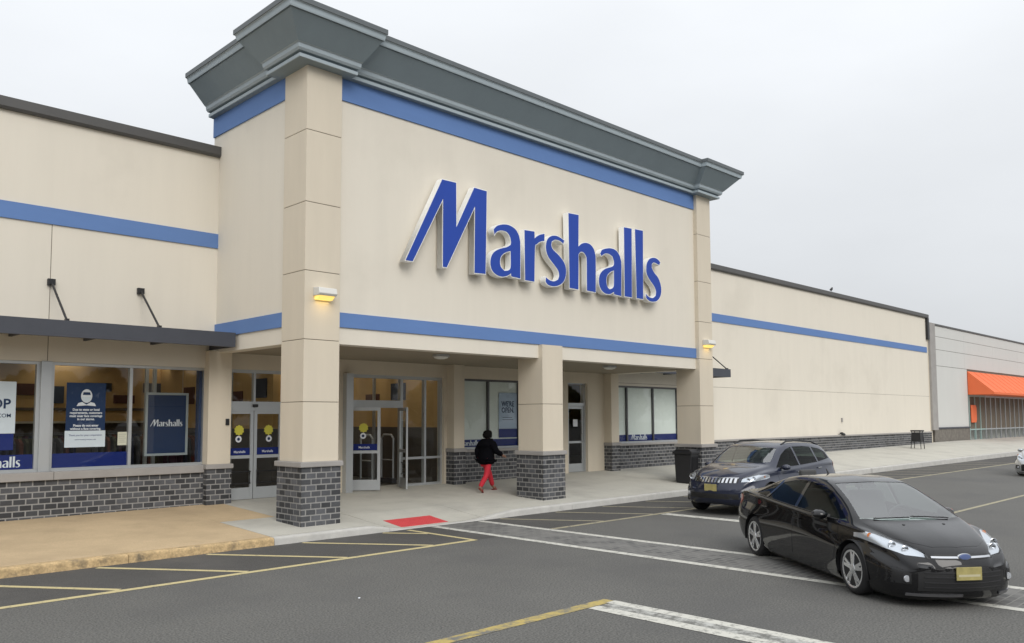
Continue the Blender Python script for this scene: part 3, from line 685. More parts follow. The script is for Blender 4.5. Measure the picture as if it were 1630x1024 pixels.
for i in range(5): box('text_line', mat('print_grey', (.35, .34, .3), .8), p, 6.24, 6.38-.02*(i % 2), py-.001, py-.0004, 1.85-.04*i, 1.858-.04*i)
p = poster('shop_poster', (4.0, WY+.12, 1.6), 'white shop online poster with navy foot at the left edge'); 
box('sheet', M_printb, p, 3.42, 4.37, py, py+.002, 1.90, 2.87); box('foot', M_print, p, 3.42, 4.35, py-.0001, py+.0015, 1.59, 1.897)
text_obj('lettering', 'SHOP', .25, (4.285, py-.0012, 2.37), M_print2, p, 'RIGHT', bold=.006); text_obj('lettering', 'MARSHALLS.COM', .10, (4.30, py-.0012, 2.20), M_print2, p, 'RIGHT', bold=.001)
# framed hanging poster inside the second pane
p = poster('framed_poster', (7.4, 4.3, 1.3), 'framed navy poster with white Marshalls wordmark hanging in the window'); fy = 4.28
box('sheet', M_print2, p, 7.0, 7.83, fy, fy+.02, 1.42, 2.68)
MB().box(6.95, 7.0, fy-.015, fy+.03, 1.37, 2.73).box(7.83, 7.88, fy-.015, fy+.03, 1.37, 2.73).box(7.0, 7.83, fy-.015, fy+.03, 1.37, 1.42).box(7.0, 7.83, fy-.015, fy+.03, 2.68, 2.73).build('frame', mat('poster_frame', (.34, .37, .38), .4), p)
small_logo(7.06, 2.0, .70, fy-.002, p)
MB().tube([(7.08, fy, 2.73), (7.08, fy, 3.94)], .004, 5).build('hanging_wire', M_alu, p); MB().tube([(7.75, fy, 2.73), (7.75, fy, 3.94)], .004, 5).build('hanging_wire', M_alu, p)
# we're open poster
p = poster('open_poster', (17.3, WY+.12, 1.5), "pale blue WE'RE OPEN poster with navy foot beside the middle pier")
box('sheet', mat('print_sky', (.42, .52, .66), .5), p, 16.95, 17.70, py, py+.002, 1.84, 2.90); box('foot', M_print, p, 16.95, 17.70, py-.0001, py+.0015, 1.58, 1.837)
text_obj('lettering', "WE'RE\nOPEN.", .215, (17.06, py-.0012, 2.50), M_print2, p, 'LEFT', bold=.005, width=.86, spacing=.85)
box('text_line', M_print2, p, 17.1, 17.5, py-.001, py-.0004, 2.16, 2.175); box('text_line', M_print2, p, 17.1, 17.55, py-.001, py-.0004, 2.10, 2.115)

# ---------------------------------------------------------------- canopies
def canopy(x0, x1, rods, label):
    c = root('canopy', ((x0+x1)/2, WY, 3.66), label, 'canopy')
    fy0 = 2.53
    MB().prism([(fy0, 3.66), (fy0+.09, 3.66), (fy0+.09, 3.68), (fy0+.02, 3.69), (fy0+.02, 3.93), (fy0+.09, 3.94), (fy0+.09, 3.96), (fy0, 3.96)], x0, x1, 'x').build('fascia', M_dark, c)
    for x in (x0, x1-.05): MB().box(x, x+.05, fy0+.091, WY-.001, 3.66, 3.96).build('end_beam', M_dark, c)
    MB().box(x0+.05, x1-.05, fy0+.03, WY-.01, 3.86, 3.88).build('deck', M_dark, c)
    n = int((x1-x0)/1.3)
    for i in range(1, n): x = x0+(x1-x0)*i/n; MB().box(x-.025, x+.025, fy0+.1, WY-.01, 3.70, 3.86).build('rib', M_dark, c)
    for x in rods:
        o = MB().tube([(x, WY-.05, 4.80), (x, fy0+.07, 3.96)], .022, 8).build('tie_rod', M_black, c)
        MB().box(x-.065, x+.065, WY-.08, WY-.001, 4.74, 4.86).build('wall_bracket', M_black, o); MB().box(x-.03, x+.03, fy0+.03, fy0+.13, 3.961, 4.0).build('clevis', M_black, o)
    return c
canopy(-14, 8.10, [-13.6+1.68*k for k in range(13)][:10]+[3.18, 4.86, 6.54], 'charcoal steel canopy hung on rods over the left shop windows')
canopy(22.36, 27.9, [23.0, 24.67, 26.34, 27.75], 'short charcoal steel canopy beyond the right pier')

# ---------------------------------------------------------------- lamps
LENS = mat('lamp_lens_warm', (.8, .6, .2), .4, emit=(1, .68, .16), estr=1.0)
def wall_lamp(x, z, label):
    l = root('wall_lamp', (x, -.133, z), label, 'lamp', 'wall lamps on the piers')
    wh = mat('lamp_white', (.68, .67, .63), .5)
    MB().prism([(-.16, -.10), (.16, -.10), (.16, .05), (.12, .12), (-.12, .12), (-.16, .05)], 0, 1, 'y')
    b = MB()
    y0 = -.134; 
    b.prism([(y0, z-.02), (y0-.20, z-.02), (y0-.23, z+.02), (y0-.20, z+.13), (y0, z+.15)], x-.2, x+.2, 'x').build('housing', wh, l, bevel=.015)
    MB().prism([(y0, z-.09), (y0-.10, z-.09), (y0-.19, z-.022), (y0, z-.022)], x-.17, x+.17, 'x').build('lens', LENS, l, bevel=.01)
    ld = bpy.data.lights.new('lamp_glow', 'AREA'); ld.energy = .6; ld.size = .3; ld.color = (1, .72, .3)
    lo = bpy.data.objects.new('lamp_glow', ld); C.objects.link(lo); lo.parent = l; lo.location = (0, -.15, -.12)
wall_lamp(8.52, 4.50, 'lit white wall pack lamp on the tall corner pier'); wall_lamp(21.98, 4.36, 'lit white wall pack lamp on the far right pier')
for x, lab in ((12.3, 'round white soffit light near the main entrance'), (18.5, 'round white soffit light right of the middle pier')):
    l = root('soffit_light', (x, .85, 3.62), lab, 'lamp', 'soffit lights under the portico')
    MB().lathe([(.001, 0), (.20, 0), (.20, -.05), (.001, -.05)], 24, (x, .85, 3.618)).build('rim', M_alu, l)
    MB().lathe([(.17, 0), (.15, -.03), (.08, -.05), (.001, -.055)], 24, (x, .85, 3.567)).build('lens', mat('opal_lens', (.75, .75, .70), .4), l, smooth=True)

# ---------------------------------------------------------------- warning pad at the dropped kerb
wp = root('warning_pad', (10.65, -.4, zs(10.65, -.4)), 'red tactile warning pad at the dropped kerb', 'warning pad')
M_red = mat('tactile_red', (.58, .06, .065), .7, var=.12, vscale=5, fine=.1)
b = MB(); nx, ny = 6, 4; X0, X1, Y0, Y1 = 10.02, 11.22, -.68, -.08
for k in (0.006, -.03):
    for j in range(ny+1):
        for i in range(nx+1): X = X0+(X1-X0)*i/nx; Y = Y0+(Y1-Y0)*j/ny; b.v.append((X, Y, zs(X, Y)+k))
idx = lambda i, j: j*(nx+1)+i
b.f += [[idx(i, j), idx(i+1, j), idx(i+1, j+1), idx(i, j+1)] for i in range(nx) for j in range(ny)]
n0 = (nx+1)*(ny+1)
for i in range(nx): b.f += [[idx(i, 0), idx(i+1, 0), n0+idx(i+1, 0), n0+idx(i, 0)], [idx(i, ny), idx(i+1, ny), n0+idx(i+1, ny), n0+idx(i, ny)]]
for j in range(ny): b.f += [[idx(0, j), idx(0, j+1), n0+idx(0, j+1), n0+idx(0, j)], [idx(nx, j), idx(nx, j+1), n0+idx(nx, j+1), n0+idx(nx, j)]]
b.build('pad', M_red, wp)
b = MB()
for i in range(20):
    for j in range(10): X = X0+.03+i*.06; Y = Y0+.03+j*.06; b.lathe([(.013, 0), (.009, .006)], 6, (X, Y, zs(X, Y)+.005))
b.build('truncated_domes', M_red, wp)['kind'] = 'stuff'

# ---------------------------------------------------------------- small things along the wall
def bin_(x, y, rz):
    z = zs(x, y); r = root('trash_bin', (x, y, z), 'black square trash bin beside the right pier', 'trash bin', world=False, rz=rz)
    blk = mat('bin_black', (.012, .012, .014), .5, var=.1, vscale=6)
    me = MB(); q = [(-.24, -.24), (.24, -.24), (.24, .24), (-.24, .24)]
    for s_, h in ((.92, 0), (1.0, .05), (1.12, .86)): me.v += [(a*s_, c*s_, h) for a, c in q]
    me.f = [[3, 2, 1, 0], [8, 9, 10, 11]]+[[k*4+i, k*4+(i+1) % 4, k*4+4+(i+1) % 4, k*4+4+i] for k in (0, 1) for i in range(4)]
    bd = me.build('bin_body', blk, r, bevel=.02)
    for i in range(-2, 3): MB().box(i*.085-.012, i*.085+.012, -.29, -.245, .12, .78).build('rib', blk, bd)
    MB().box(-.31, .31, -.31, .31, .86, .94).build('rim', blk, r, bevel=.02)
    lid = MB().prism([(-.27, .94), (.27, .94), (.22, 1.0), (-.22, 1.0)], -.27, .27, 'x').build('lid', blk, r, bevel=.015); MB().box(-.16, .16, -.12, .12, .995, 1.003).build('lid_opening', M_black, lid)
bin_(21.15, .10, R(8))
def leg_bin():
    x, y = 46.0, 2.25; z = zs(x, y); r = root('litter_stand', (x, y, z), 'small dark litter stand on legs at the far end of the brick wall', 'litter stand')
    box('bin_box', M_black, r, x-.22, x+.22, y-.22, y+.22, z+.38, z+.86, bevel=.02); box('hood', M_black, r, x-.26, x+.26, y-.26, y+.26, z+.9, z+.98, bevel=.02)
    for a in (-.2, .2):
        for c in (-.2, .2): MB().tube([(x+a, y+c, z+.92), (x+a*1.25, y+c*1.25, z)], .02, 6).build('leg', M_black, r)
leg_bin()
hb = root('hose_tap', (39.8, WY-.05, 1.27), 'small black tap fitting on the ledge of the long right wall', 'tap')
MB().tube([(39.6, WY-.12, 1.36), (39.72, WY-.14, 1.33), (39.95, WY-.14, 1.31), (40.05, WY-.14, 1.28)], [.04, .055, .06, .04], 8).build('valve_body', M_black, hb); MB().lathe([(.07, 0), (.07, .025)], 10, (39.72, WY-.14, 1.38)).build('handwheel', M_black, hb)
ob = root('wall_outlet', (40.05, WY, 2.0), 'pale weatherproof outlet box on the long right wall', 'outlet box')
box('cover', M_cap, ob, 39.98, 40.1, WY-.05, WY-.001, 1.9, 2.1, bevel=.01)
lt = root('paper_scrap', (5.82, -5.4, 0), 'tiny white paper scrap on the asphalt lane', 'litter')
b = MB(); b.v = [(5.80, -5.415, .004), (5.835, -5.405, .008), (5.84, -5.38, .005), (5.808, -5.385, .01), (5.82, -5.395, .016)]; b.f = [[0, 1, 4], [1, 2, 4], [2, 3, 4], [3, 0, 4]]
b.build('scrap', M_printw, lt)
# bird on the coping: one shaped body
def bird(x, y, z):
    r = root('bird', (x, y, z), 'small dark bird perched on the right coping', 'bird')
    pts = [(-.17, 0, .10), (-.09, 0, .10), (-.02, 0, .12), (.05, 0, .16), (.09, 0, .215), (.12, 0, .225), (.165, 0, .215)]
    b = MB().tube([(x+a, y+c, z+h) for a, c, h in pts], [.012, .035, .062, .058, .036, .03, .004], 10)
    for s_ in (-.02, .02): b.tube([(x+.01, y+s_, z+.08), (x+.015, y+s_, z)], .006, 5)
    b.build('bird_body', mat('feather_dark', (.03, .03, .033), .8), r, smooth=True)
bird(39.2, 3.6, 8.2)

# ---------------------------------------------------------------- neighbouring store
nb = root('neighbour_store', (53.2, 3.8, 0), 'pale panelled neighbouring store with an orange awning', 'building')
M_panel = mat('panel_pale', (.60, .60, .575), .8, var=.03, vscale=.8, stretch=(1, 1, .3)); NY = 3.8
zl = [1.45, 5.25, 6.25, 7.05, 7.72]
bk = box('backing', M_groove, nb, 53.15, 130, NY+.03, NY+.3, 1.3, 7.7)
for a, c in zip(zl, zl[1:]):
    xs = [53.15, 59.7] if a < 2 else [53.15]+[59.3+6.2*k for k in range(12)]
    for p, q in zip(xs, xs[1:]): box('wall_panel', M_panel, nb, p+.004, q-.004, NY, NY+.1, a+.012, c-.012)
box('parapet_coping', M_coping, nb, 53.1, 130, NY-.05, NY+.4, 7.72, 7.82)
box('stone_base', mat('split_block', (.17, .155, .135), .95, var=.3, vscale=5, bump=.8, bscale=14), nb, 53.15, 59.7, NY-.05, NY+.2, .2, 1.4); box('base_cap', M_dark, nb, 53.15, 59.72, NY-.09, NY+.2, 1.4, 1.49)
M_or = mat('awning_orange', (.80, .17, .06), .75, var=.04, vscale=1)
aw = MB().prism([(NY-.002, 5.12), (NY-1.55, 3.72), (NY-1.55, 3.58), (NY-.002, 3.58)], 59.75, 110, 'x').build('awning', M_or, nb)
for k in range(40): x = 61.0+1.25*k; MB().prism([(NY-.01, 5.135), (NY-1.56, 3.735), (NY-1.56, 3.715), (NY-.01, 5.115)], x, x+.03, 'x').build('awning_seam', M_or, aw)
gr = mat('storefront_green', (.34, .46, .44), .5)
for k in range(22):
    x = 59.85+1.15*k; f = MB().box(x, x+.09, NY-.02, NY+.08, .4, 3.58).box(x+.09, x+1.15, NY-.01, NY+.07, 3.45, 3.58).box(x+.09, x+1.15, NY-.01, NY+.07, 1.25, 1.33).box(x+.09, x+1.15, NY-.01, NY+.07, .4, .62).build('storefront_frame', gr if k < 3 else M_alu, nb)
    MB().box(x+.09, x+1.15, NY+.03, NY+.038, .62, 1.25).build('pane', G_win, f); MB().box(x+.09, x+1.15, NY+.03, NY+.038, 1.33, 3.45).build('pane', G_win, f)
box('inner_wall', mat('neighbour_inside', (.62, .60, .55), .9, var=.5, vscale=1.1), nb, 59.7, 90, NY+.7, NY+.8, .3, 3.7)
ns = root('orange_door_sign', (60.3, NY-.1, 2.0), 'round-cornered orange sign beside the neighbouring entrance', 'sign')
MB().prism([(60.0, 1.75), (60.95, 1.75), (61.1, 1.95), (61.1, 2.7), (60.95, 2.9), (60.0, 2.9)], NY-.09, NY-.05, 'y').build('sign_board', M_or, ns)
MB().box(60.4, 60.5, NY-.05, NY-.02, 2.0, 2.6).build('bracket', M_alu, ns)
# ---------------------------------------------------------------- cars
def pchip(xs, ys, x):
    xs = np.array(xs, float); ys = np.array(ys, float); h = np.diff(xs); d = np.diff(ys)/h; m = np.zeros_like(ys)
    for i in range(1, len(xs)-1):
        if d[i-1]*d[i] > 0: w1 = 2*h[i]+h[i-1]; w2 = h[i]+2*h[i-1]; m[i] = (w1+w2)/(w1/d[i-1]+w2/d[i])
    m[0] = d[0]; m[-1] = d[-1]
    i = int(np.clip(np.searchsorted(xs, x)-1, 0, len(xs)-2)); t = (x-xs[i])/h[i]
    return float((2*t**3-3*t**2+1)*ys[i]+(t**3-2*t**2+t)*h[i]*m[i]+(-2*t**3+3*t**2)*ys[i+1]+(t**3-t**2)*h[i]*m[i+1])
def tab(t, x): return pchip([p[0] for p in t], [p[1] for p in t], x)
def cr(pts, counts):
    """centripetal-ish Catmull-Rom through section points, counts samples per span"""
    P = [np.array(p, float) for p in pts]; P = [2*P[0]-P[1]]+P+[2*P[-1]-P[-2]]; res = []
    for i in range(1, len(P)-2):
        p0, p1, p2, p3 = P[i-1:i+3]; d0, d1, d2 = [max(1e-4, np.linalg.norm(b-a)**.5) for a, b in ((p0, p1), (p1, p2), (p2, p3))]
        m1 = d1*((p1-p0)/d0-(p2-p0)/(d0+d1)+(p2-p1)/d1); m2 = d1*((p2-p1)/d1-(p3-p1)/(d1+d2)+(p3-p2)/d2)
        for s_ in range(counts[i-1]):
            t = s_/counts[i-1]; res.append((2*t**3-3*t**2+1)*p1+(t**3-2*t**2+t)*m1+(-2*t**3+3*t**2)*p2+(t**3-t**2)*m2)
    res.append(P[-2]); return res
def car_surface(D):
    b = MB(); st = []
    xs0, xs1 = D['ztop'][0][0], D['ztop'][-1][0]
    n = 92; xs = [xs0+(xs1-xs0)*(.5-.5*math.cos(math.pi*i/n))*.55+(xs1-xs0)*(i/n)*.45 for i in range(n+1)]
    rings = []
    for x in xs:
        zt, zb, zm, ym, zB, yB = [tab(D[k], x) for k in ('ztop', 'zbot', 'zmid', 'ymid', 'zbelt', 'ybelt')]
        zr, yr = tab(D['zrail'], x), tab(D['yrail'], x); bd = tab(D['bend'], x)
        sh = D.get('shoulder', .035)
        sec = [(0, zb), (ym-.13, zb), (ym-.03, zb+.10*min(1, (zm-zb)/.3)), (ym, zm), (yB+sh*.55, zB-.11*min(1., (zB-zm)/.25)), (yB+.006, zB-.012), (yB-.012, zB+.012), (yr+.006, zr-.012), (yr-.05, zr+.022*min(1, max(0, (zt-zr)/.05))), (yr*.5, zt-(zt-zr)*.24), (0, zt)]
        half = cr(sec, [3, 3, 4, 6, 4, 2, 8, 3, 5, 5])
        ring = [(float(y), float(z)) for y, z in half]; full = ring+[(-y, z) for y, z in ring[-2:0:-1]]
        rings.append([(x-bd*(abs(y)/.9)**2, y, z) for y, z in full])
    k = len(rings[0])
    def capring(r, s_, dx):
        cz = sum(p[2] for p in r)/k
        return [(p[0]*1+dx*(1-s_), p[1]*s_, cz+(p[2]-cz)*s_) for p in r]
    def recap(r, sgn):
        bd = tab(D['bend'], xs1 if sgn > 0 else xs0); x0 = xs1 if sgn > 0 else xs0; o = []
        for s_ in (.8, .55, .3, .08):
            cz = sum(p[2] for p in r)/k; o.append([(x0-bd*(abs(p[1]*s_)/.9)**2+sgn*.012*(1-s_), p[1]*s_, cz+(p[2]-cz)*s_) for p in r])
        return o
    rings = recap(rings[0], -1)[::-1]+rings+recap(rings[-1], 1)
    for r in rings: b.v += r
    for i in range(len(rings)-1):
        for j in range(k): b.f.append([i*k+j, i*k+(j+1) % k, (i+1)*k+(j+1) % k, (i+1)*k+j])
    b.f += [[j for j in range(k)][::-1], [(len(rings)-1)*k+j for j in range(k)]]
    return b.mesh('body_surface')
AX = {'y': (0, 2, 1), 'x': (1, 2, 0), 'z': (0, 1, 2)}
def inpoly(p, poly):
    x, y = p; c = False; n = len(poly)
    for i in range(n):
        x1, y1 = poly[i]; x2, y2 = poly[(i+1) % n]
        if (y1 > y) != (y2 > y) and x < (x2-x1)*(y-y1)/(y2-y1)+x1: c = not c
    return c
def cut(bm, poly, axis, filt):
    """slice the body along a polygon seen down one axis and return the faces inside it"""
    a, c, e = AX[axis]
    x0, x1 = min(p[0] for p in poly)-.02, max(p[0] for p in poly)+.02; y0, y1 = min(p[1] for p in poly)-.02, max(p[1] for p in poly)+.02
    def near(f):
        if not filt(f.calc_center_median()): return False
        us = [v.co[a] for v in f.verts]; vs = [v.co[c] for v in f.verts]
        return max(us) > x0 and min(us) < x1 and max(vs) > y0 and min(vs) < y1
    n = len(poly)
    for i in range(n):
        p, q = poly[i], poly[(i+1) % n]; co = Vector((0, 0, 0)); no = Vector((0, 0, 0))
        co[a], co[c] = p; no[a], no[c] = q[1]-p[1], -(q[0]-p[0])
        sx0, sx1 = min(p[0], q[0])-.03, max(p[0], q[0])+.03; sy0, sy1 = min(p[1], q[1])-.03, max(p[1], q[1])+.03
        fs = []
        for f in bm.faces:
            if not near(f): continue
            us = [v.co[a] for v in f.verts]; vs = [v.co[c] for v in f.verts]
            if max(us) > sx0 and min(us) < sx1 and max(vs) > sy0 and min(vs) < sy1: fs.append(f)
        g = set(fs); ge = {e_ for f in fs for e_ in f.edges}; gv = {v for f in fs for v in f.verts}
        bmesh.ops.bisect_plane(bm, geom=list(g)+list(ge)+list(gv), plane_co=co, plane_no=no, dist=1e-5)
    res = []
    for f in bm.faces:
        cc = f.calc_center_median()
        if filt(cc) and inpoly((cc[a], cc[c]), poly): res.append(f)
    return res
def fix_normals(me, bvh, nrm):
    """smooth shading taken from the uncut body so that the cut lines do not show"""
    ns = []
    me.polygons.foreach_set('use_smooth', [True]*len(me.polygons))
    for l in me.loops:
        co = me.vertices[l.vertex_index].co; _, n, i, _ = bvh[0].find_nearest(co)
        p = bvh[1].polygons[i]; w_ = [1/((bvh[1].vertices[v].co-co).length+1e-4)**2 for v in p.vertices]
        s_ = Vector((0, 0, 0))
        for v, x in zip(p.vertices, w_): s_ += nrm[v]*x
        ns.append(s_.normalized())
    me.normals_split_custom_set(ns)
def take(bm, faces, name, m, parent, ctx, lift=0., rim=0., sep=True):
    """move faces of the body into a part of their own; lift along the normal, turned edge of depth rim"""
    bvh, nrm = ctx; nb_ = bmesh.new(); vm = {}
    for f in faces:
        vs = []
        for v in f.verts:
            if v not in vm:
                _, n, i, _ = bvh[0].find_nearest(v.co); vm[v] = nb_.verts.new(v.co+n*lift)
            vs.append(vm[v])
        try: nb_.faces.new(vs)
        except ValueError: pass
    me = bpy.data.meshes.new(name)
    nb_.normal_update()
    nmain = len(nb_.faces)
    nb_.to_mesh(me); fix_normals(me, bvh, nrm)
    if rim:
        # turned edge as extra geometry, keeps the panel's own shading
        be = [e_ for e_ in nb_.edges if len(e_.link_faces) == 1]
        b = MB(); mp_ = {}
        for e_ in be:
            q = []
            for v in e_.verts:
                if v not in mp_:
                    _, n, i, _ = bvh[0].find_nearest(v.co); mp_[v] = (len(b.v), len(b.v)+1); b.v += [tuple(v.co), tuple(v.co-n*rim)]
                q.append(mp_[v])
            b.f.append([q[0][0], q[1][0], q[1][1], q[0][1]])
        if b.f:
            rm = b.mesh('panel_edge'); rm.materials.append(M_black)
            o = new_obj(name, me, m, parent); new_obj('panel_edge', rm, None, o)
        else: o = new_obj(name, me, m, parent)
    else: o = new_obj(name, me, m, parent)
    nb_.free()
    if sep: bmesh.ops.delete(bm, geom=faces, context='FACES')
    return o
def mirror(poly): return [(p[0], -p[1]) for p in poly]
def sym(poly): return poly+[(p[0], -p[1]) for p in poly[::-1] if abs(p[1]) > 1e-6]

def make_wheel(rad, wid, spokes, m_rim, par, loc, side, steer=0., style='pair'):
    hub = bpy.data.objects.new('wheel', None)
    rr = rad*.735
    tyre = MB().lathe([(rr, -wid*.42), (rr+.02, -wid*.5), (rad-.045, -wid*.5), (rad-.012, -wid*.40), (rad, -wid*.30), (rad, wid*.30), (rad-.012, wid*.40), (rad-.045, wid*.5), (rr+.02, wid*.5), (rr, wid*.42)], 40, axis='y')
    t = tyre.build('wheel', mat('tyre_rubber', (.018, .018, .019), .85, fine=.2, fscale=80), par, smooth=True)
    t.location = loc; t.rotation_euler = (0, 0, steer)
    y = side*wid*.40
    barrel = MB(); seg = 40
    for r_, yy in ((rr+.004, wid*.46*side), (rr-.02, wid*.44*side), (rr-.03, -wid*.3*side)):
        barrel.v += [(r_*math.cos(2*math.pi*j/seg), yy, r_*math.sin(2*math.pi*j/seg)) for j in range(seg)]
    for k in range(2): barrel.f += [[k*seg+j, k*seg+(j+1) % seg, (k+1)*seg+(j+1) % seg, (k+1)*seg+j] for j in range(seg)]
    barrel.build('rim', m_rim, t, smooth=True)
    disc = MB().lathe([(.001, 0), (rr-.03, 0), (rr-.03, .01), (.001, .01)], 32, (0, side*wid*.05, 0), axis='y').build('brake_disc', mat('brake_dark', (.05, .05, .052), .5, metal=.5), t)
    for i in range(spokes):
        a0 = 2*math.pi*i/spokes+.3; offs = (-.17, .17) if style == 'pair' else (0,)
        for da in offs:
            a = a0+da; a_in = a0+da*.35; w0, w1 = (.032, .026) if style == 'pair' else (.05, .045)
            pi_, po = Vector((.05*math.cos(a_in), 0, .05*math.sin(a_in))), Vector(((rr-.012)*math.cos(a), 0, (rr-.012)*math.sin(a)))
            d = (po-pi_).normalized(); s_ = Vector((-d.z, 0, d.x)); b = MB()
            for p_, ww, yy in ((pi_, w0, y+side*.012), (po, w1, y+side*.006)):
                for u, dy in ((-1, -.03), (-.7, 0), (.7, 0), (1, -.03)): b.v.append(tuple(p_+s_*ww*u+Vector((0, yy+side*dy, 0))))
            b.f = [[0, 1, 5, 4], [1, 2, 6, 5], [2, 3, 7, 6], [3, 0, 4, 7], [0, 3, 2, 1], [4, 5, 6, 7]]
            b.build('spoke', m_rim, t)
    MB().lathe([(.001, 0), (.062, 0), (.055, .02), (.001, .026)] if side > 0 else [(.001, 0), (.062, 0), (.055, -.02), (.001, -.026)], 20, (0, y-side*.005, 0), axis='y').build('hub_cap', m_rim, t, smooth=True)
    return t
CHROME = mat('chrome', (.62, .63, .65), .12, metal=1.); RIM = mat('alloy_silver', (.72, .73, .74), .25, metal=.8)
PLATE = mat('plate_pale_yellow', (.36, .31, .12), .5, var=.3, vscale=7); LAMPW = mat('headlamp_reflector', (.62, .64, .68), .18, metal=.6); AMBER = mat('amber_lens', (.55, .16, .03), .25)
LAMPR = mat('tail_lamp_red', (.35, .012, .018), .12, coat=.6); TRIM = mat('plastic_black', (.014, .014, .015), .55); SEAT = mat('seat_dark', (.07, .07, .07), .85)
G_car = glass('car_glass', (.26, .31, .295), .45, 0., 1.33); G_wind = glass('windscreen_glass', (.70, .80, .77), 1., 0., 2.7); G_lamp = glass('lamp_lens', (.93, .95, .96), 1., 0., 1.45)
PAINT_BLACK = mat('car_paint_black', (.005, .005, .006), .5, coat=1., spec=.05)
PAINT_NAVY = mat('car_paint_navy', (.010, .014, .034), .45, spec=.2, coat=1.)
PAINT_SILVER = mat('car_paint_silver', (.42, .43, .44), .3, metal=.6, coat=1.)

def on_surface(ctx, p, d):
    """drop a point onto the body along direction d"""
    hit = ctx[0][0].ray_cast(Vector(p), Vector(d)); return hit[0], hit[1]
def plate_on(ctx, ys, z0, z1, d, off, name, m, par, n=8, thick=.01):
    """thin shaped piece that follows the body front or rear between two heights; ys = (ya,yb), z may be callables"""
    b = MB(); f0 = z0 if callable(z0) else (lambda y: z0); f1 = z1 if callable(z1) else (lambda y: z1); k = 4
    for i in range(n+1):
        y = ys[0]+(ys[1]-ys[0])*i/n
        for j in range(k+1):
            z = f0(y)+(f1(y)-f0(y))*j/k; h, nn = on_surface(ctx, (d*4, y, z), (-d, 0, 0))
            if h is None: h = Vector((d*2.0, y, z)); nn = Vector((d, 0, 0))
            b.v.append(tuple(h+Vector((d*off, 0, 0))))
    n0 = len(b.v); b.v += [(v[0]-d*(thick+off), v[1], v[2]) for v in b.v[:n0]]
    q = lambda i, j: i*(k+1)+j
    b.f += [[q(i, j), q(i+1, j), q(i+1, j+1), q(i, j+1)] for i in range(n) for j in range(k)]
    b.f += [[n0+q(i, j), n0+q(i, j+1), n0+q(i+1, j+1), n0+q(i+1, j)] for i in range(n) for j in range(k)]
    for i in range(n): b.f += [[q(i, 0), q(i+1, 0), n0+q(i+1, 0), n0+q(i, 0)], [q(i, k), q(i+1, k), n0+q(i+1, k), n0+q(i, k)]]
    for j in range(k): b.f += [[q(0, j), q(0, j+1), n0+q(0, j+1), n0+q(0, j)], [q(n, j), q(n, j+1), n0+q(n, j+1), n0+q(n, j)]]
    return b.build(name, m, par, smooth=True)
def seat(par, x, y, z, w_=.5):
    s_ = MB().prism([(x-.28, z), (x+.26, z+.03), (x+.27, z+.13), (x-.2, z+.13), (x-.42, z+.72), (x-.5, z+.72), (x-.52, z+.6), (x-.36, z)], y-w_/2, y+w_/2, 'y').build('seat', SEAT, par, bevel=.04)
    MB().box(x-.53, x-.43, y-.13, y+.13, z+.75, z+.93).build('headrest', SEAT, s_, bevel=.03)
def mirror_pod(par, x, y, z, m, s_):
    b = MB(); segs = 10; prof = [(-.02, .06), (.0, .085), (.05, .085), (.10, .06), (.125, .02)]
    for dx, r_ in prof:
        for j in range(segs): a = 2*math.pi*j/segs; b.v.append((x+dx, y+s_*(.10+math.cos(a)*r_*1.25), z+math.sin(a)*r_*.75))
    for i in range(len(prof)-1): b.f += [[i*segs+j, i*segs+(j+1) % segs, (i+1)*segs+(j+1) % segs, (i+1)*segs+j] for j in range(segs)]
    b.f += [list(range(segs))[::-1], [(len(prof)-1)*segs+j for j in range(segs)]]
    o = b.build('wing_mirror', m, par, smooth=True); MB().prism([(x+.0, z-.03), (x+.06, z-.03), (x+.05, z+.0), (x+.0, z+.0)], min(y-s_*.06, y+s_*.08), max(y-s_*.06, y+s_*.08), 'y').build('mirror_foot', TRIM, o); return o

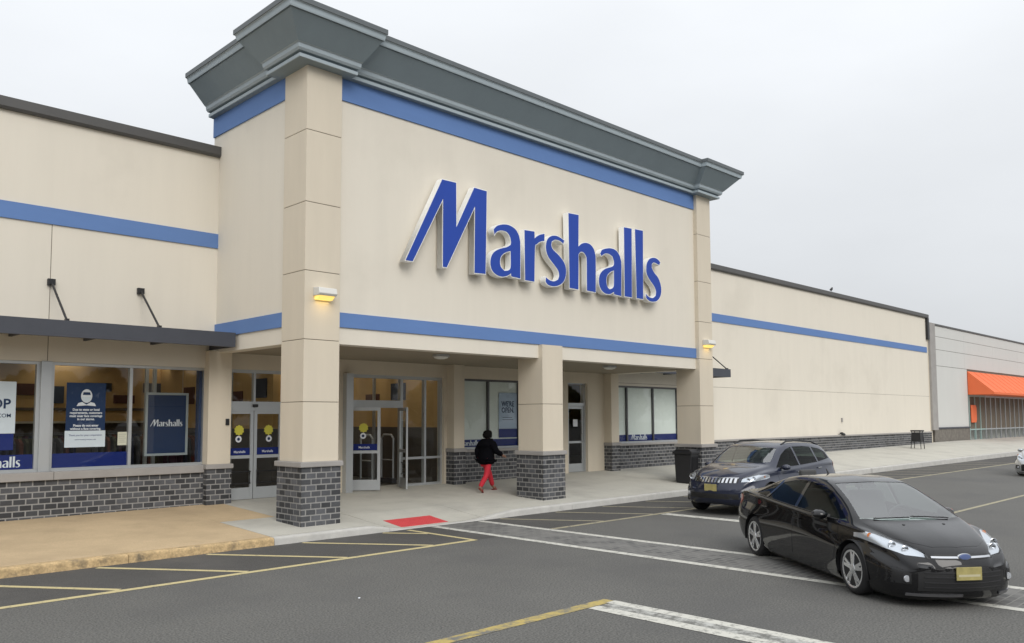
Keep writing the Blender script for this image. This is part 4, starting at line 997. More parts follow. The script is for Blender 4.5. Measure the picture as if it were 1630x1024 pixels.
SEDAN = dict(
 ztop=[(-2.31, .93), (-2.28, .99), (-2.2, 1.045), (-2.05, 1.075), (-1.8, 1.105), (-1.55, 1.165), (-1.2, 1.285), (-.8, 1.405), (-.4, 1.457), (0, 1.468), (.28, 1.445), (.5, 1.395), (.75, 1.30), (1.0, 1.19), (1.25, 1.06), (1.42, .965), (1.56, .925), (1.74, .875), (1.9, .82), (2.03, .755), (2.12, .69), (2.18, .62), (2.21, .555), (2.225, .51)],
 zbot=[(-2.31, .50), (-2.28, .38), (-2.2, .27), (-2.0, .20), (-1.7, .15), (-1.0, .115), (1.0, .105), (1.7, .10), (2.0, .10), (2.1, .11), (2.17, .14), (2.21, .22), (2.225, .30)],
 zmid=[(-2.31, .72), (-2.1, .66), (-1.5, .62), (0, .56), (1.3, .58), (1.8, .56), (2.1, .50), (2.225, .44)],
 ymid=[(-2.31, .66), (-2.26, .74), (-2.15, .80), (-1.9, .865), (-1.4, .905), (-.6, .90), (.6, .90), (1.3, .908), (1.6, .90), (1.85, .875), (2.0, .85), (2.1, .82), (2.18, .77), (2.225, .70)],
 zbelt=[(-2.31, .905), (-2.25, .965), (-2.1, 1.01), (-1.7, 1.035), (-1.2, 1.01), (0, .945), (.8, .905), (1.1, .895), (1.5, .865), (1.85, .78), (2.03, .70), (2.13, .63), (2.2, .545), (2.225, .49)],
 ybelt=[(-2.31, .62), (-2.2, .70), (-2.0, .755), (-1.7, .795), (-1.2, .835), (0, .855), (.8, .845), (1.1, .835), (1.4, .82), (1.7, .80), (1.9, .77), (2.05, .73), (2.16, .68), (2.225, .60)],
 zrail=[(-2.31, .92), (-2.2, 1.02), (-2.05, 1.055), (-1.75, 1.085), (-1.5, 1.135), (-1.15, 1.245), (-.8, 1.345), (-.4, 1.40), (0, 1.415), (.28, 1.39), (.5, 1.345), (.75, 1.25), (1.0, 1.135), (1.25, 1.0), (1.40, .93), (1.55, .895), (1.75, .84), (1.95, .765), (2.08, .695), (2.16, .62), (2.2, .56), (2.225, .50)],
 yrail=[(-2.31, .5), (-2.1, .62), (-1.75, .665), (-1.5, .64), (-1.15, .605), (-.8, .59), (-.4, .585), (0, .58), (.28, .585), (.5, .60), (.75, .63), (1.0, .675), (1.25, .735), (1.40, .745), (1.55, .70), (1.75, .63), (1.95, .56), (2.08, .5), (2.225, .36)],
 bend=[(-2.31, -.16), (-1.8, -.09), (-1.2, -.05), (-.4, 0), (.2, .03), (.5, .06), (1.1, .13), (1.5, .15), (1.9, .26), (2.225, .34)],
 wheels=(1.325, -1.325), rad=.318, arch=.365, track=.775,
 side_glass=[[(1.12, .935), (.54, 1.285), (.25, 1.345), (-.03, 1.372), (-.07, .975)], [(-.14, .98), (-.11, 1.374), (-.45, 1.355), (-.78, 1.295), (-.98, 1.035)], [(-1.04, 1.04), (-.87, 1.268), (-1.12, 1.205), (-1.42, 1.085), (-1.40, 1.065)]],
 windscreen=sym([(1.40, 0), (1.385, .25), (1.345, .46), (1.255, .70), (.85, .605), (.44, .535), (.455, .3), (.465, 0)]), wz=.94,
 rear_glass=sym([(-.84, 0), (-.82, .3), (-.80, .50), (-1.1, .53), (-1.46, .565), (-1.53, .4), (-1.57, 0)]),
 doors=[[(.80, .29), (.97, .42), (1.0, .62), (.99, .855), (-.07, .93), (-.10, .29)], [(-.12, .29), (-.09, .932), (-1.16, .985), (-1.14, .84), (-.95, .60), (-.88, .29)]],
 hood=sym([(1.46, 0), (1.44, .3), (1.39, .55), (1.32, .715), (1.5, .68), (1.75, .59), (1.92, .47), (2.03, .3), (2.07, 0)]), hz=.66,
 headlight=[(.40, .615), (.43, .685), (.56, .765), (.72, .845), (.79, .865), (.83, .82), (.835, .765), (.77, .70), (.62, .635)],
 taillight=[(.46, .80), (.47, .93), (.60, .985), (.73, .99), (.82, .96), (.84, .90), (.80, .82), (.62, .77)],
 side_tail=-1.92)
def make_car(D, name, loc, heading, paint, label, cat, style):
    root_ = root(name, loc, label, cat, 'cars by the store', world=False, rz=heading)
    surf = car_surface(D)
    for p in surf.polygons: p.use_smooth = True
    tree = BVHTree.FromPolygons([v.co for v in surf.vertices], [list(p.vertices) for p in surf.polygons])
    ctx = ((tree, surf), [v.normal.copy() for v in surf.vertices])
    bm = bmesh.new(); bm.from_mesh(surf)
    T = lambda faces, nm, m, **k: take(bm, faces, nm, m, root_, ctx, **k)
    for wx in D['wheels']:
        for s_ in (1, -1):
            poly = [(wx+D['arch']*math.cos(2*math.pi*i/28), D['rad']+.005+D['arch']*math.sin(2*math.pi*i/28)) for i in range(28)]
            fs = cut(bm, poly, 'y', lambda c, s_=s_: c.y*s_ > .45)
            bmesh.ops.delete(bm, geom=fs, context='FACES')
            yo = D['track']+.10; well = MB(); sg = 20; yy = (s_*(yo+.012), s_*(yo-.06), s_*.48)
            for i in range(sg+1):
                a = math.pi*1.16*i/sg-math.pi*.08
                for k_, y_ in enumerate(yy): rr = D['arch']+(.0 if k_ else -.004); well.v.append((wx+rr*math.cos(a), y_, D['rad']+.005+rr*math.sin(a)))
            for i in range(sg): well.f += [[i*3, i*3+1, i*3+4, i*3+3], [i*3+1, i*3+2, i*3+5, i*3+4]]
            well.f.append([i*3+2 for i in range(sg+1)]); well.build('wheel_well', TRIM, root_)
    for poly in D['side_glass']:
        for s_ in (1, -1):
            fs = cut(bm, poly, 'y', lambda c, s_=s_: c.y*s_ > .35 and c.z > .8)
            T(fs, 'side_window', G_car, lift=-.006, rim=.0)
    fs = cut(bm, D['windscreen'], 'z', lambda c: c.z > D['wz'] and c.x > 0); T(fs, 'windscreen', G_wind, lift=-.004)
    fs = cut(bm, D['rear_glass'], 'z', lambda c: c.z > D['wz'] and c.x < 0); T(fs, 'rear_window', G_car, lift=-.004)
    for s_ in (1, -1):
        po = [(s_*y, z) for y, z in D['headlight']]
        fs = cut(bm, po, 'x', lambda c: c.x > D['wheels'][0]+.02 and c.z > .45)
        h = T(fs, 'headlight', G_lamp, lift=.003)
        take(bm, [], 'x', None, None, ctx) if False else None
        # reflector bowl and lamps behind the lens
        me = h.data.copy(); 
        for v in me.vertices: v.co.x -= .035; v.co.z -= .003
        new_obj('reflector', me, None, h); me.materials.clear(); me.materials.append(LAMPW)
        zc = sum(p_[1] for p_ in D['headlight'])/len(D['headlight'])
        for fy, r_ in ((.42, .045), (.66, .05)):
            y0 = D['headlight'][0][0]+(D['headlight'][5][0]-D['headlight'][0][0])*fy; zz_ = D['headlight'][0][1]+(D['headlight'][5][1]-D['headlight'][0][1])*fy*.8-.01+.02
            hit, nn = on_surface(ctx, (4, s_*y0, zz_), (-1, 0, 0))
            if hit: MB().lathe([(r_*.55, -.03), (r_, -.008), (r_*.92, -.006), (r_*.4, -.03), (.001, -.033)], 16, (hit.x-.004, hit.y, hit.z), axis='x').build('lamp_bulb', CHROME, h, smooth=True)
        hit, nn = on_surface(ctx, (4, s_*(D['headlight'][5][0]-.03), D['headlight'][5][1]-.005), (-1, 0, 0))
        if hit: MB().lathe([(.001, 0), (.03, 0), (.03, .004), (.001, .006)], 12, (hit.x-.025, hit.y-s_*.01, hit.z), axis='x').build('indicator', AMBER, h)
        po = [(s_*y, z) for y, z in D['taillight']]
        fs = cut(bm, po, 'x', lambda c: c.x < D['side_tail'] and c.z > .6); T(fs, 'tail_light', LAMPR, lift=.004)
    for poly in D['doors']:
        for s_ in (1, -1):
            fs = cut(bm, poly, 'y', lambda c, s_=s_: c.y*s_ > .55); d = T(fs, 'door', paint, lift=.0025, rim=.012)
            xs_ = [p_[0] for p_ in poly]; xh = min(xs_[3:])+.13 if poly is D['doors'][0] else -1.02 if D is SEDAN else D['doors'][1][2][0]+.16
            zb_ = tab(D['zbelt'], xh)-.10; hit, nn = on_surface(ctx, (xh, s_*3, zb_), (0, -s_, 0))
            if hit: MB().prism([(xh-.09, zb_-.012), (xh+.09, zb_-.012), (xh+.10, zb_+.012), (xh-.09, zb_+.016)], min(hit.y, hit.y+s_*.035), max(hit.y, hit.y+s_*.035), 'y').build('door_handle', D.get('handle', paint), d, bevel=.008)
    fs = cut(bm, D['hood'], 'z', lambda c: c.z > D['hz'] and c.x > 1.0); T(fs, 'hood', paint, lift=.002, rim=.012)
    fs = [f for f in bm.faces]; body = take(bm, fs, 'body', paint, root_, ctx, sep=False); bm.free()
    for wx in D['wheels']:
        for s_ in (1, -1): make_wheel(D['rad'], .215, 5, RIM, root_, (wx, s_*D['track'], D['rad']), s_, R(D.get('steer', 0)) if wx > 0 else 0, D.get('spoke', 'pair'))
    # cabin
    zf = .30
    box('cabin_floor', SEAT, root_, -1.6, 1.1, -.70, .70, zf-.08, zf)
    for y_ in (-.37, .37): seat(root_, .18, y_, zf+.08)
    seat(root_, -.80, 0, zf+.10, 1.2)
    zc_ = tab(D['zbelt'], .95); MB().prism([(.62, zc_-.25), (1.30, zc_-.25), (1.27, zc_-.01), (.72, zc_+.0), (.62, zc_-.08)], -.66, .66, 'y').build('dashboard', mat('dash_grey', (.30, .32, .31), .8), root_, bevel=.03)
    b = MB(); b.tube([(.56+.05*math.sin(a), .37+.18*math.cos(a), zc_-.02+.17*math.sin(a)) for a in [i*math.pi/10 for i in range(21)]], .014, 6, False).tube([(.56, .20, zc_-.02), (.60, .37, zc_-.04), (.56, .54, zc_-.02)], .016, 6).build('steering_wheel', TRIM, root_)
    MB().box(.42, .46, -.10, .10, D['ztop'][9][1]-.15, D['ztop'][9][1]-.10).build('rear_view_mirror', TRIM, root_, bevel=.01)
    zm_ = tab(D['zbelt'], .78)+.06
    for s_ in (1, -1): mirror_pod(root_, .74, s_*(tab(D['ybelt'], .78)-.01), zm_, paint, s_)
    style(D, root_, ctx, paint); bpy.data.meshes.remove(surf)
    return root_
def style_sedan(D, r, ctx, paint):
    Z = D['sz']
    g = plate_on(ctx, (-.40, .40), lambda y: .60*Z, lambda y: (.665-.02*abs(y))*Z, 1, .004, 'upper_grille', TRIM, r)
    plate_on(ctx, (-.36, .36), .618*Z, .640*Z, 1, .014, 'chrome_bar', CHROME, g, thick=.02)
    hit, _ = on_surface(ctx, (4, 0, .635*Z), (-1, 0, 0))
    MB().lathe([(.001, 0), (.038, 0), (.034, .012), (.001, .016)], 24, (0, 0, 0), axis='x').build('tmp_badge', CHROME).name = 'badge_ring'
    o = bpy.data.objects['badge_ring']; o.parent = g; o.location = (hit.x+.012, 0, .635*Z); o.scale = (1, 2.3, 1)
    b2 = MB().lathe([(.001, 0), (.031, 0), (.028, .006), (.001, .008)], 24, (0, 0, 0), axis='x').build('badge_centre', mat('badge_blue', (.10, .14, .30), .3, coat=1.), o); b2.location = (.013, 0, 0)
    lg = plate_on(ctx, (-.52, .52), lambda y: .22*Z, lambda y: (.545-.10*(abs(y)/.52)**2)*Z, 1, .004, 'lower_grille', TRIM, r, n=12)
    for z in (.26*Z, .32*Z, .385*Z, .44*Z): plate_on(ctx, (-.46, .46), z, z+.012, 1, .012, 'grille_slat', mat('grille_grey', (.03, .03, .032), .4), lg, thick=.02)
    for s_ in (1, -1):
        fg = plate_on(ctx, (s_*.58, s_*.80) if s_ > 0 else (-.80, -.58), lambda y: .30*Z, lambda y: .45 if abs(y) > .68 else .45-.6*(.68-abs(y)), 1, .003, 'fog_recess', TRIM, r, n=6)
        hit, _ = on_surface(ctx, (4, s_*.62, .33), (-1, 0, 0))
        if hit: MB().lathe([(.001, 0), (.04, 0), (.036, .012), (.001, .016)], 14, (hit.x, hit.y, hit.z), axis='x').build('fog_lamp', LAMPW, fg)
    plate_on(ctx, (-.62, -.05), .15*Z, .185*Z, 1, .02, 'bumper_lip', mat('lip_grey', (.10, .10, .105), .35, coat=.5), r, thick=.02); plate_on(ctx, (.45, .72), .15*Z, .185*Z, 1, .02, 'bumper_lip', MATS['lip_grey'], r, thick=.02)
    hit, _ = on_surface(ctx, (4, 0, .42), (-1, 0, 0)); px = hit.x+.012
    pl = box('number_plate', PLATE, r, px-.008, px+.006, -.152, .152, .33, .475, bevel=.004)
    hit, _ = on_surface(ctx, (-4, 0, .74), (1, 0, 0)); box('number_plate', PLATE, r, hit.x-.014, hit.x, -.152, .152, .66, .81, bevel=.004)
    for z, m_ in ((.455, 0),): box('plate_band', mat('plate_band_cream', (.50, .46, .30), .6), pl, px+.0065, px+.0072, -.13, .13, .37, .395)
    # wipers, window surround, sticker
    for y0, y1 in ((.45, -.05), (-.08, -.52)):
        pts = []
        for t in (0, .5, 1):
            y = y0+(y1-y0)*t; hit = ctx[0][0].ray_cast(Vector((1.36*1.08-.11*abs(y)**2-.02*t, y, 3)), Vector((0, 0, -1)))[0]; pts.append(tuple(hit+Vector((0, 0, .012))))
        MB().tube(pts, .008, 5).build('wiper', TRIM, r)
    for x, y in ((1.63, .26), (1.63, -.26)):
        hit = ctx[0][0].ray_cast(Vector((x, y, 3)), Vector((0, 0, -1)))[0]; MB().lathe([(.02, 0), (.015, .008)], 8, (hit.x, hit.y, hit.z)).build('washer_nozzle', TRIM, r)
    plate = MB()
    for s_ in (1, -1):
        b = MB()
        pts = []
        for i in range(15):
            x = 1.0-2.35*i/14; zr = tab(D['zbelt'], x)+.028; hit = ctx[0][0].ray_cast(Vector((x, s_*3, zr)), Vector((0, -s_, 0)))[0]
            if hit: pts.append(tuple(hit+Vector((0, s_*.003, 0))))
        b.tube(pts, .008, 5).build('belt_moulding', TRIM, r)
    hit = ctx[0][0].ray_cast(Vector((.0, 0, 3)), Vector((0, 0, -1)))[0]
    MB().tube([(-.62, 0, 1.30), (-.70, 0, 1.38)], [.02, .006], 6).build('aerial', TRIM, r)
def respec(D, sx, sy, sz):
    for k in ('ztop', 'zbot', 'zmid', 'zbelt', 'zrail'): D[k] = [(a*sx, c*sz) for a, c in D[k]]
    for k in ('ymid', 'ybelt', 'yrail'): D[k] = [(a*sx, c*sy) for a, c in D[k]]
    D['bend'] = [(a*sx, c*sx) for a, c in D['bend']]; D['wheels'] = tuple(a*sx for a in D['wheels']); D['track'] *= sy
    D['side_glass'] = [[(a*sx, c*sz) for a, c in p] for p in D['side_glass']]; D['doors'] = [[(a*sx, c*sz) for a, c in p] for p in D['doors']]
    for k in ('windscreen', 'rear_glass', 'hood'): D[k] = [(a*sx, c*sy) for a, c in D[k]]
    for k in ('headlight', 'taillight'): D[k] = [(a*sy, c*sz) for a, c in D[k]]
    D['wz'] *= sz; D['hz'] *= sz; D['side_tail'] *= sx; D['rad'] *= .96; D['arch'] *= .95; D['sz'] = sz
respec(SEDAN, 1.08, .94, .91)
sedan = make_car(SEDAN, 'black_sedan', (11.69, -8.87, 0), R(232.5), PAINT_BLACK, 'black four-door sedan turning across the crossing', 'car', style_sedan)

SUV = dict(
 ztop=[(-2.36, 1.02), (-2.33, 1.12), (-2.26, 1.22), (-2.1, 1.36), (-1.9, 1.50), (-1.6, 1.60), (-1.0, 1.665), (-.4, 1.685), (.1, 1.67), (.4, 1.61), (.6, 1.52), (.85, 1.375), (1.1, 1.225), (1.2, 1.175), (1.3, 1.15), (1.55, 1.11), (1.8, 1.055), (2.05, .98), (2.2, .90), (2.3, .80), (2.36, .70), (2.38, .63)],
 zbot=[(-2.36, .56), (-2.3, .42), (-2.1, .32), (-1.6, .26), (0, .24), (1.6, .24), (2.1, .25), (2.25, .28), (2.34, .36), (2.38, .46)],
 zmid=[(-2.36, .80), (-2.0, .74), (0, .66), (1.4, .70), (2.0, .66), (2.38, .55)],
 ymid=[(-2.36, .70), (-2.25, .80), (-2.0, .88), (-1.4, .935), (0, .925), (1.4, .935), (1.8, .92), (2.05, .885), (2.2, .84), (2.32, .77), (2.38, .68)],
 zbelt=[(-2.36, 1.0), (-2.25, 1.08), (-2.0, 1.13), (-1.4, 1.125), (0, 1.06), (.8, 1.03), (1.2, 1.02), (1.6, .99), (2.0, .92), (2.2, .83), (2.32, .70), (2.38, .60)],
 ybelt=[(-2.36, .66), (-2.2, .75), (-1.9, .82), (-1.3, .86), (0, .875), (.9, .865), (1.3, .855), (1.7, .84), (2.0, .80), (2.2, .74), (2.38, .58)],
 zrail=[(-2.36, 1.015), (-2.25, 1.17), (-2.1, 1.31), (-1.9, 1.45), (-1.6, 1.545), (-1.0, 1.605), (-.4, 1.62), (.1, 1.605), (.4, 1.545), (.6, 1.455), (.85, 1.315), (1.1, 1.165), (1.2, 1.115), (1.35, 1.085), (1.7, 1.03), (2.0, .95), (2.2, .865), (2.38, .615)],
 yrail=[(-2.36, .55), (-2.2, .60), (-1.9, .62), (-1.0, .63), (0, .63), (.4, .64), (.7, .68), (1.0, .735), (1.2, .765), (1.5, .73), (1.9, .66), (2.2, .52), (2.38, .38)],
 bend=[(-2.36, -.14), (-1.5, -.05), (-.4, 0), (.5, .05), (1.15, .13), (1.6, .16), (2.0, .26), (2.38, .36)],
 wheels=(1.41, -1.41), rad=.362, arch=.415, track=.80, shoulder=.03, spoke='single', handle=CHROME,
 side_glass=[[(.98, 1.085), (.55, 1.375), (.25, 1.50), (-.02, 1.55), (-.06, 1.105)], [(-.13, 1.11), (-.10, 1.555), (-.60, 1.555), (-.98, 1.53), (-1.02, 1.15)], [(-1.09, 1.16), (-1.06, 1.525), (-1.45, 1.47), (-1.75, 1.38), (-1.80, 1.22)]],
 windscreen=sym([(1.17, 0), (1.15, .25), (1.09, .48), (.99, .68), (.75, .64), (.50, .585), (.505, .3), (.51, 0)]), wz=1.12,
 rear_glass=sym([(-1.80, 0), (-1.80, .5), (-2.1, .52), (-2.22, .50), (-2.26, 0)]),
 doors=[[(.86, .36), (1.0, .5), (1.02, .98), (-.08, 1.045), (-.10, .36)], [(-.12, .36), (-.10, 1.047), (-1.20, 1.10), (-1.17, .95), (-1.0, .68), (-.93, .36)]],
 hood=sym([(1.24, 0), (1.2, .3), (1.12, .6), (1.06, .72), (1.45, .73), (1.85, .66), (2.05, .55), (2.17, .3), (2.2, 0)]), hz=.84,
 headlight=[(.56, .79), (.56, .885), (.66, .93), (.78, .965), (.85, .955), (.87, .91), (.86, .85), (.78, .81)],
 taillight=[(.60, .98), (.60, 1.14), (.70, 1.18), (.82, 1.12), (.84, 1.0)], side_tail=-1.95)
def style_suv(D, r, ctx, paint):
    Z = D['sz']
    g = plate_on(ctx, (-.55, .55), lambda y: (.765+.02*abs(y))*Z, lambda y: (.885+.01*abs(y))*Z, 1, .004, 'grille', TRIM, r, n=12)
    for i in range(-6, 7): plate_on(ctx, (i*.083-.022, i*.083+.022), .772*Z, .875*Z, 1, .016, 'grille_tooth', CHROME, g, n=2, thick=.02)
    plate_on(ctx, (-.54, .54), .878*Z, .892*Z, 1, .016, 'grille_bar', CHROME, g, n=12, thick=.02)
    plate_on(ctx, (-.60, .60), .40*Z, .52*Z, 1, .004, 'lower_intake', TRIM, r, n=12)
    for s_ in (1, -1): plate_on(ctx, (.64, .76) if s_ > 0 else (-.76, -.64), .44*Z, .53*Z, 1, .006, 'fog_lamp', LAMPW, r, n=4)
    hit, _ = on_surface(ctx, (4, 0, .61), (-1, 0, 0)); box('number_plate', PLATE, r, hit.x, hit.x+.014, -.152, .152, .54, .69, bevel=.004)
    for s_ in (1, -1):
        pts = [tuple(ctx[0][0].ray_cast(Vector((x, s_*.60, 3)), Vector((0, 0, -1)))[0]+Vector((0, 0, .045))) for x in (-1.5, -1.2, -.6, 0, .15)]
        pts[0] = (pts[0][0]-.08, pts[0][1], pts[0][2]-.05); pts[-1] = (pts[-1][0]+.08, pts[-1][1], pts[-1][2]-.06)
        MB().tube(pts, .018, 6).build('roof_rail', TRIM, r, smooth=True)
respec(SUV, .955, 1.05, .94)
suv = make_car(SUV, 'navy_suv', (18.3, -3.92, 0), R(179.2), PAINT_NAVY, 'dark navy crossover with toothy chrome grille waiting at the stop line', 'car', style_suv)
def copy_tree(o, parent=None, swap=None):
    c = o.copy(); C.objects.link(c); c.parent = parent
    if o.type == 'MESH' and swap and o.data.materials and o.data.materials[0] in swap:
        c.data = o.data.copy(); c.data.materials.clear(); c.data.materials.append(swap[o.data.materials[0]])
    for ch in [x for x in list(C.objects) if x.parent == o]: copy_tree(ch, c, swap)
    return c
far = copy_tree(sedan, None, {PAINT_BLACK: PAINT_SILVER}); far.name = 'silver_sedan'; far.location = (36.2, -6.0, 0); far.rotation_euler = (0, 0, R(180))
tag(far, 'silver car just entering at the right edge of the lane', 'car')
# ---------------------------------------------------------------- the walker
def skin(name, verts, edges, radii, m, parent, rootv=0, sub=2):
    me = bpy.data.meshes.new(name); me.from_pydata(verts, edges, [])
    o = bpy.data.objects.new(name, me); C.objects.link(o)
    md = o.modifiers.new('skin', 'SKIN'); sv = me.skin_vertices[0].data if me.skin_vertices else None
    if sv is None:
        bm = bmesh.new(); bm.from_mesh(me); bm.verts.layers.skin.verify(); bm.to_mesh(me); bm.free(); sv = me.skin_vertices[0].data
    for i, r_ in enumerate(radii): sv[i].radius = r_ if isinstance(r_, tuple) else (r_, r_); sv[i].use_root = (i == rootv)
    md.use_smooth_shade = True
    s_ = o.modifiers.new('sub', 'SUBSURF'); s_.levels = sub; s_.render_levels = sub
    dg = bpy.context.evaluated_depsgraph_get(); dg.update()
    m2 = bpy.data.meshes.new_from_object(o.evaluated_get(dg)); bpy.data.objects.remove(o); bpy.data.meshes.remove(me)
    m2.name = name; m2.materials.clear()
    for p in m2.polygons: p.use_smooth = True
    return new_obj(name, m2, m, parent)
PX, PY = 14.60, 1.80
per = root('person', (PX, PY, zs(PX, PY)), 'person in a black jacket and red trousers walking along the shop front', 'person', world=False, rz=R(10))
SK = mat('skin_tone', (.30, .16, .105), .6); BLK = mat('jacket_black', (.004, .004, .006), .95, spec=.08, bump=.3, bscale=40); REDT = mat('trousers_red', (.50, .018, .035), .8, bump=.3, bscale=40); HAIR = mat('hair_black', (.005, .0045, .0045), .8, spec=.1); SHOE = mat('sandal_red', (.22, .02, .02), .6)
# local axes: +x walking direction, +y to the left, z up; 1.56 m tall, left leg forward
J = dict(pel=(0, 0, .82), sp1=(.01, 0, .95), sp2=(.03, 0, 1.10), chest=(.045, 0, 1.22), neck=(.055, 0, 1.335), head0=(.07, 0, 1.39), head1=(.085, 0, 1.47), head2=(.08, 0, 1.535),
 lh=(.01, .085, .77), lk=(.24, .085, .47), la=(.385, .08, .115), lt=(.47, .085, .055), ltt=(.54, .09, .05),
 rh=(-.01, -.085, .77), rk=(-.10, -.085, .42), ra=(-.38, -.085, .135), rt=(-.325, -.085, .055), rtt=(-.26, -.085, .02),
 ls=(.04, .165, 1.255), le=(-.10, .22, 1.03), lw=(-.02, .235, .83), rs=(.05, -.165, 1.255), re=(.06, -.27, 1.03), rw=(.26, -.33, .93))
names = list(J); ix = {n_: i for i, n_ in enumerate(names)}
ed = [('pel', 'sp1'), ('sp1', 'sp2'), ('sp2', 'chest'), ('chest', 'neck'), ('neck', 'head0'), ('head0', 'head1'), ('head1', 'head2'), ('pel', 'lh'), ('lh', 'lk'), ('lk', 'la'), ('la', 'lt'), ('lt', 'ltt'), ('pel', 'rh'), ('rh', 'rk'), ('rk', 'ra'), ('ra', 'rt'), ('rt', 'rtt'), ('chest', 'ls'), ('ls', 'le'), ('le', 'lw'), ('chest', 'rs'), ('rs', 're'), ('re', 'rw')]
rad = dict(pel=.12, sp1=.115, sp2=.115, chest=.115, neck=.05, head0=.062, head1=.083, head2=.062, lh=.085, lk=.058, la=.036, lt=.034, ltt=.022, rh=.085, rk=.058, ra=.036, rt=.034, rtt=.022, ls=.055, le=.04, lw=.028, rs=.055, re=.04, rw=.028)
V = [J[n_] for n_ in names]; E = [(ix[a], ix[c]) for a, c in ed]; Rr = [rad[n_] for n_ in names]
# hands: palm plus five fingers each
for s_, wn, en in ((1, 'lw', 'le'), (-1, 'rw', 're')):
    w_ = Vector(J[wn]); d = (w_-Vector(J[en])).normalized(); side = Vector((0, 1, 0)).cross(d).normalized()
    p0 = w_+d*.05; V.append(tuple(p0)); Rr.append(.03); ip = len(V)-1; E.append((ix[wn], ip))
    for k in range(4):
        a = p0+d*.035+side*(.018-.012*k)*1.0; L = (.05, .058, .055, .042)[k]; b_ = a+d*L*.5; c_ = b_+(d*.8+Vector((-.3*s_*0+.25, 0, -.2))).normalized()*L*.5
        i0 = len(V); V += [tuple(a), tuple(b_), tuple(c_)]; Rr += [.009, .0085, .0075]; E += [(ip, i0), (i0, i0+1), (i0+1, i0+2)]
    a = w_+d*.03+side*.03; b_ = a+(d+side*.5).normalized()*.03; i0 = len(V); V += [tuple(a), tuple(b_)]; Rr += [.011, .009]; E += [(ip, i0), (i0, i0+1)]
body = skin('body', V, E, Rr, SK, per, ix['pel'])
def sub_skin(name, keep, extra, m, grow, sub=2):
    ns = [n_ for n_ in keep]; ii = {n_: i for i, n_ in enumerate(ns)}
    e_ = [(ii[a], ii[c]) for a, c in ed if a in ii and c in ii]
    return skin(name, [J[n_] for n_ in ns], e_, [extra.get(n_, rad[n_]+grow) for n_ in ns], m, per, 0, sub)
sub_skin('trousers', ['pel', 'lh', 'lk', 'la', 'rh', 'rk', 'ra'], dict(pel=.13, lh=.098, rh=.098, lk=.074, rk=.074, la=.062, ra=.062), REDT, .015)
J['pel2'] = (-.005, 0, .66); rad['pel2'] = .16; ed.append(('pel', 'pel2'))
sub_skin('jacket', ['sp1', 'pel', 'pel2', 'sp2', 'chest', 'ls', 'le', 'lw', 'rs', 're', 'rw', 'neck'], dict(pel=(.235, .22), sp1=(.205, .19), sp2=(.195, .18), chest=(.185, .175), pel2=(.25, .235), neck=.082, ls=.115, rs=.115, le=.085, re=.085, lw=.06, rw=.06), BLK, .02)
# hair: cropped dark cap; sandals; face
b = MB(); 
for i in range(9):
    t = i/8; z = 1.345+.235*t; rr = .118*math.sqrt(max(.0, 1-abs(2*t-1)**2.4))+.03*(1-t)+.004
    for j in range(16):
        a = 2*math.pi*j/16; fx = math.cos(a); cutf = 1 if fx < .30 or t > .66 else .62
        b.v.append((.07+rr*fx*cutf*1.02+random.uniform(-.006, .006), rr*math.sin(a)*.93+random.uniform(-.006, .006), z))
for i in range(8): b.f += [[i*16+j, i*16+(j+1) % 16, (i+1)*16+(j+1) % 16, (i+1)*16+j] for j in range(16)]
b.f += [list(range(16))[::-1], [8*16+j for j in range(16)]]
b.build('hair', HAIR, per, smooth=True)
MB().tube([(.155, 0, 1.455), (.178, 0, 1.43), (.16, 0, 1.42)], [.008, .013, .008], 6).build('nose', SK, per)
for s_ in (-.03, .03): MB().lathe([(.001, 0), (.009, 0), (.007, .004), (.001, .005)], 8, (.160, s_, 1.462), axis='x').build('eye', HAIR, per)
MB().box(.150, .158, -.022, .022, 1.398, 1.406).build('mouth', mat('lip_tone', (.24, .09, .075), .6), per)
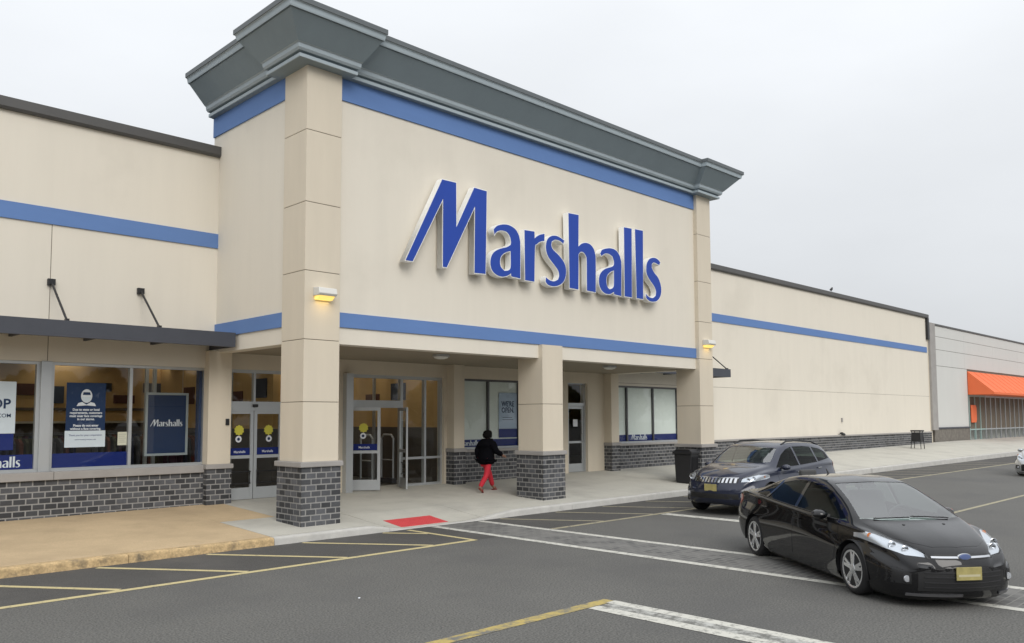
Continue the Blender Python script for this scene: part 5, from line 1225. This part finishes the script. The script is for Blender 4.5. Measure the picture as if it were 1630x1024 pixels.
for a, c, rz in (((.38, .085, .03), (.57, .095, .02), 0), ((-.40, -.085, .115), (-.25, -.085, .0), 0)):
    a, c = Vector(a), Vector(c); d = (c-a).normalized(); up = Vector((-d.z, 0, d.x)); b = MB()
    for t in (0, .3, .65, 1):
        p_ = a+(c-a)*t; w_ = (.03, .034, .043, .03)[int(t*3+.01)]
        for u, h in ((-1, -.012), (1, -.012), (1, .012), (-1, .012)): b.v.append(tuple(p_+Vector((0, u*w_, 0))+up*h))
    for i in range(3): b.f += [[i*4+j, i*4+(j+1) % 4, i*4+4+(j+1) % 4, i*4+4+j] for j in range(4)]
    b.f += [[3, 2, 1, 0], [12, 13, 14, 15]]
    sd_ = b.build('sandal', SHOE, per, bevel=.004); m_ = a+(c-a)*.62
    MB().tube([tuple(m_+Vector((0, -.042, 0))), tuple(m_+up*.055+Vector((0, -.025, 0))), tuple(m_+up*.062), tuple(m_+up*.055+Vector((0, .025, 0))), tuple(m_+Vector((0, .042, 0)))], .010, 6).build('strap', SHOE, sd_)
bpy.context.view_layer.update()

# ---------------------------------------------------------------- out-of-view wood, added to darken reflections in the glass
def added_wood():
    rnd = random.Random(3); b = MB()
    for i in range(70):
        x = -170+i*5.2+rnd.uniform(-2, 2); y = -105+rnd.uniform(-8, 8); h = rnd.uniform(8, 13); b.tube([(x, y, 0), (x+rnd.uniform(-.4, .4), y, h*.6)], [.28, .12], 6)
        for k in range(190):
            a = rnd.uniform(0, 6.28); t = rnd.uniform(-1, 1); rr = math.sqrt(1-t*t)*rnd.uniform(.45, 1); c = Vector((x+math.cos(a)*rr*3.4, y+math.sin(a)*rr*3.2, h*.56+t*h*.42))
            u = Vector((rnd.uniform(-1, 1), rnd.uniform(-1, 1), rnd.uniform(-1, 1))).normalized()*rnd.uniform(.5, .95); v = u.cross(Vector((rnd.uniform(-1, 1), rnd.uniform(-1, 1), rnd.uniform(-1, 1)))).normalized()*rnd.uniform(.4, .8)
            n0 = len(b.v); b.v += [tuple(c-u-v), tuple(c+u-v), tuple(c+u+v), tuple(c-u+v)]; b.f.append([n0, n0+1, n0+2, n0+3])
    me = bpy.data.meshes.new('added_wood'); me.from_pydata(b.v, [], b.f); o = new_obj('added_wood', me, mat('added_foliage', (.05, .065, .03), .9, rnd=.4))
    tag(o, 'unseen wood behind the camera, added to darken the reflections in the glass', 'wood', kind='stuff')
added_wood()
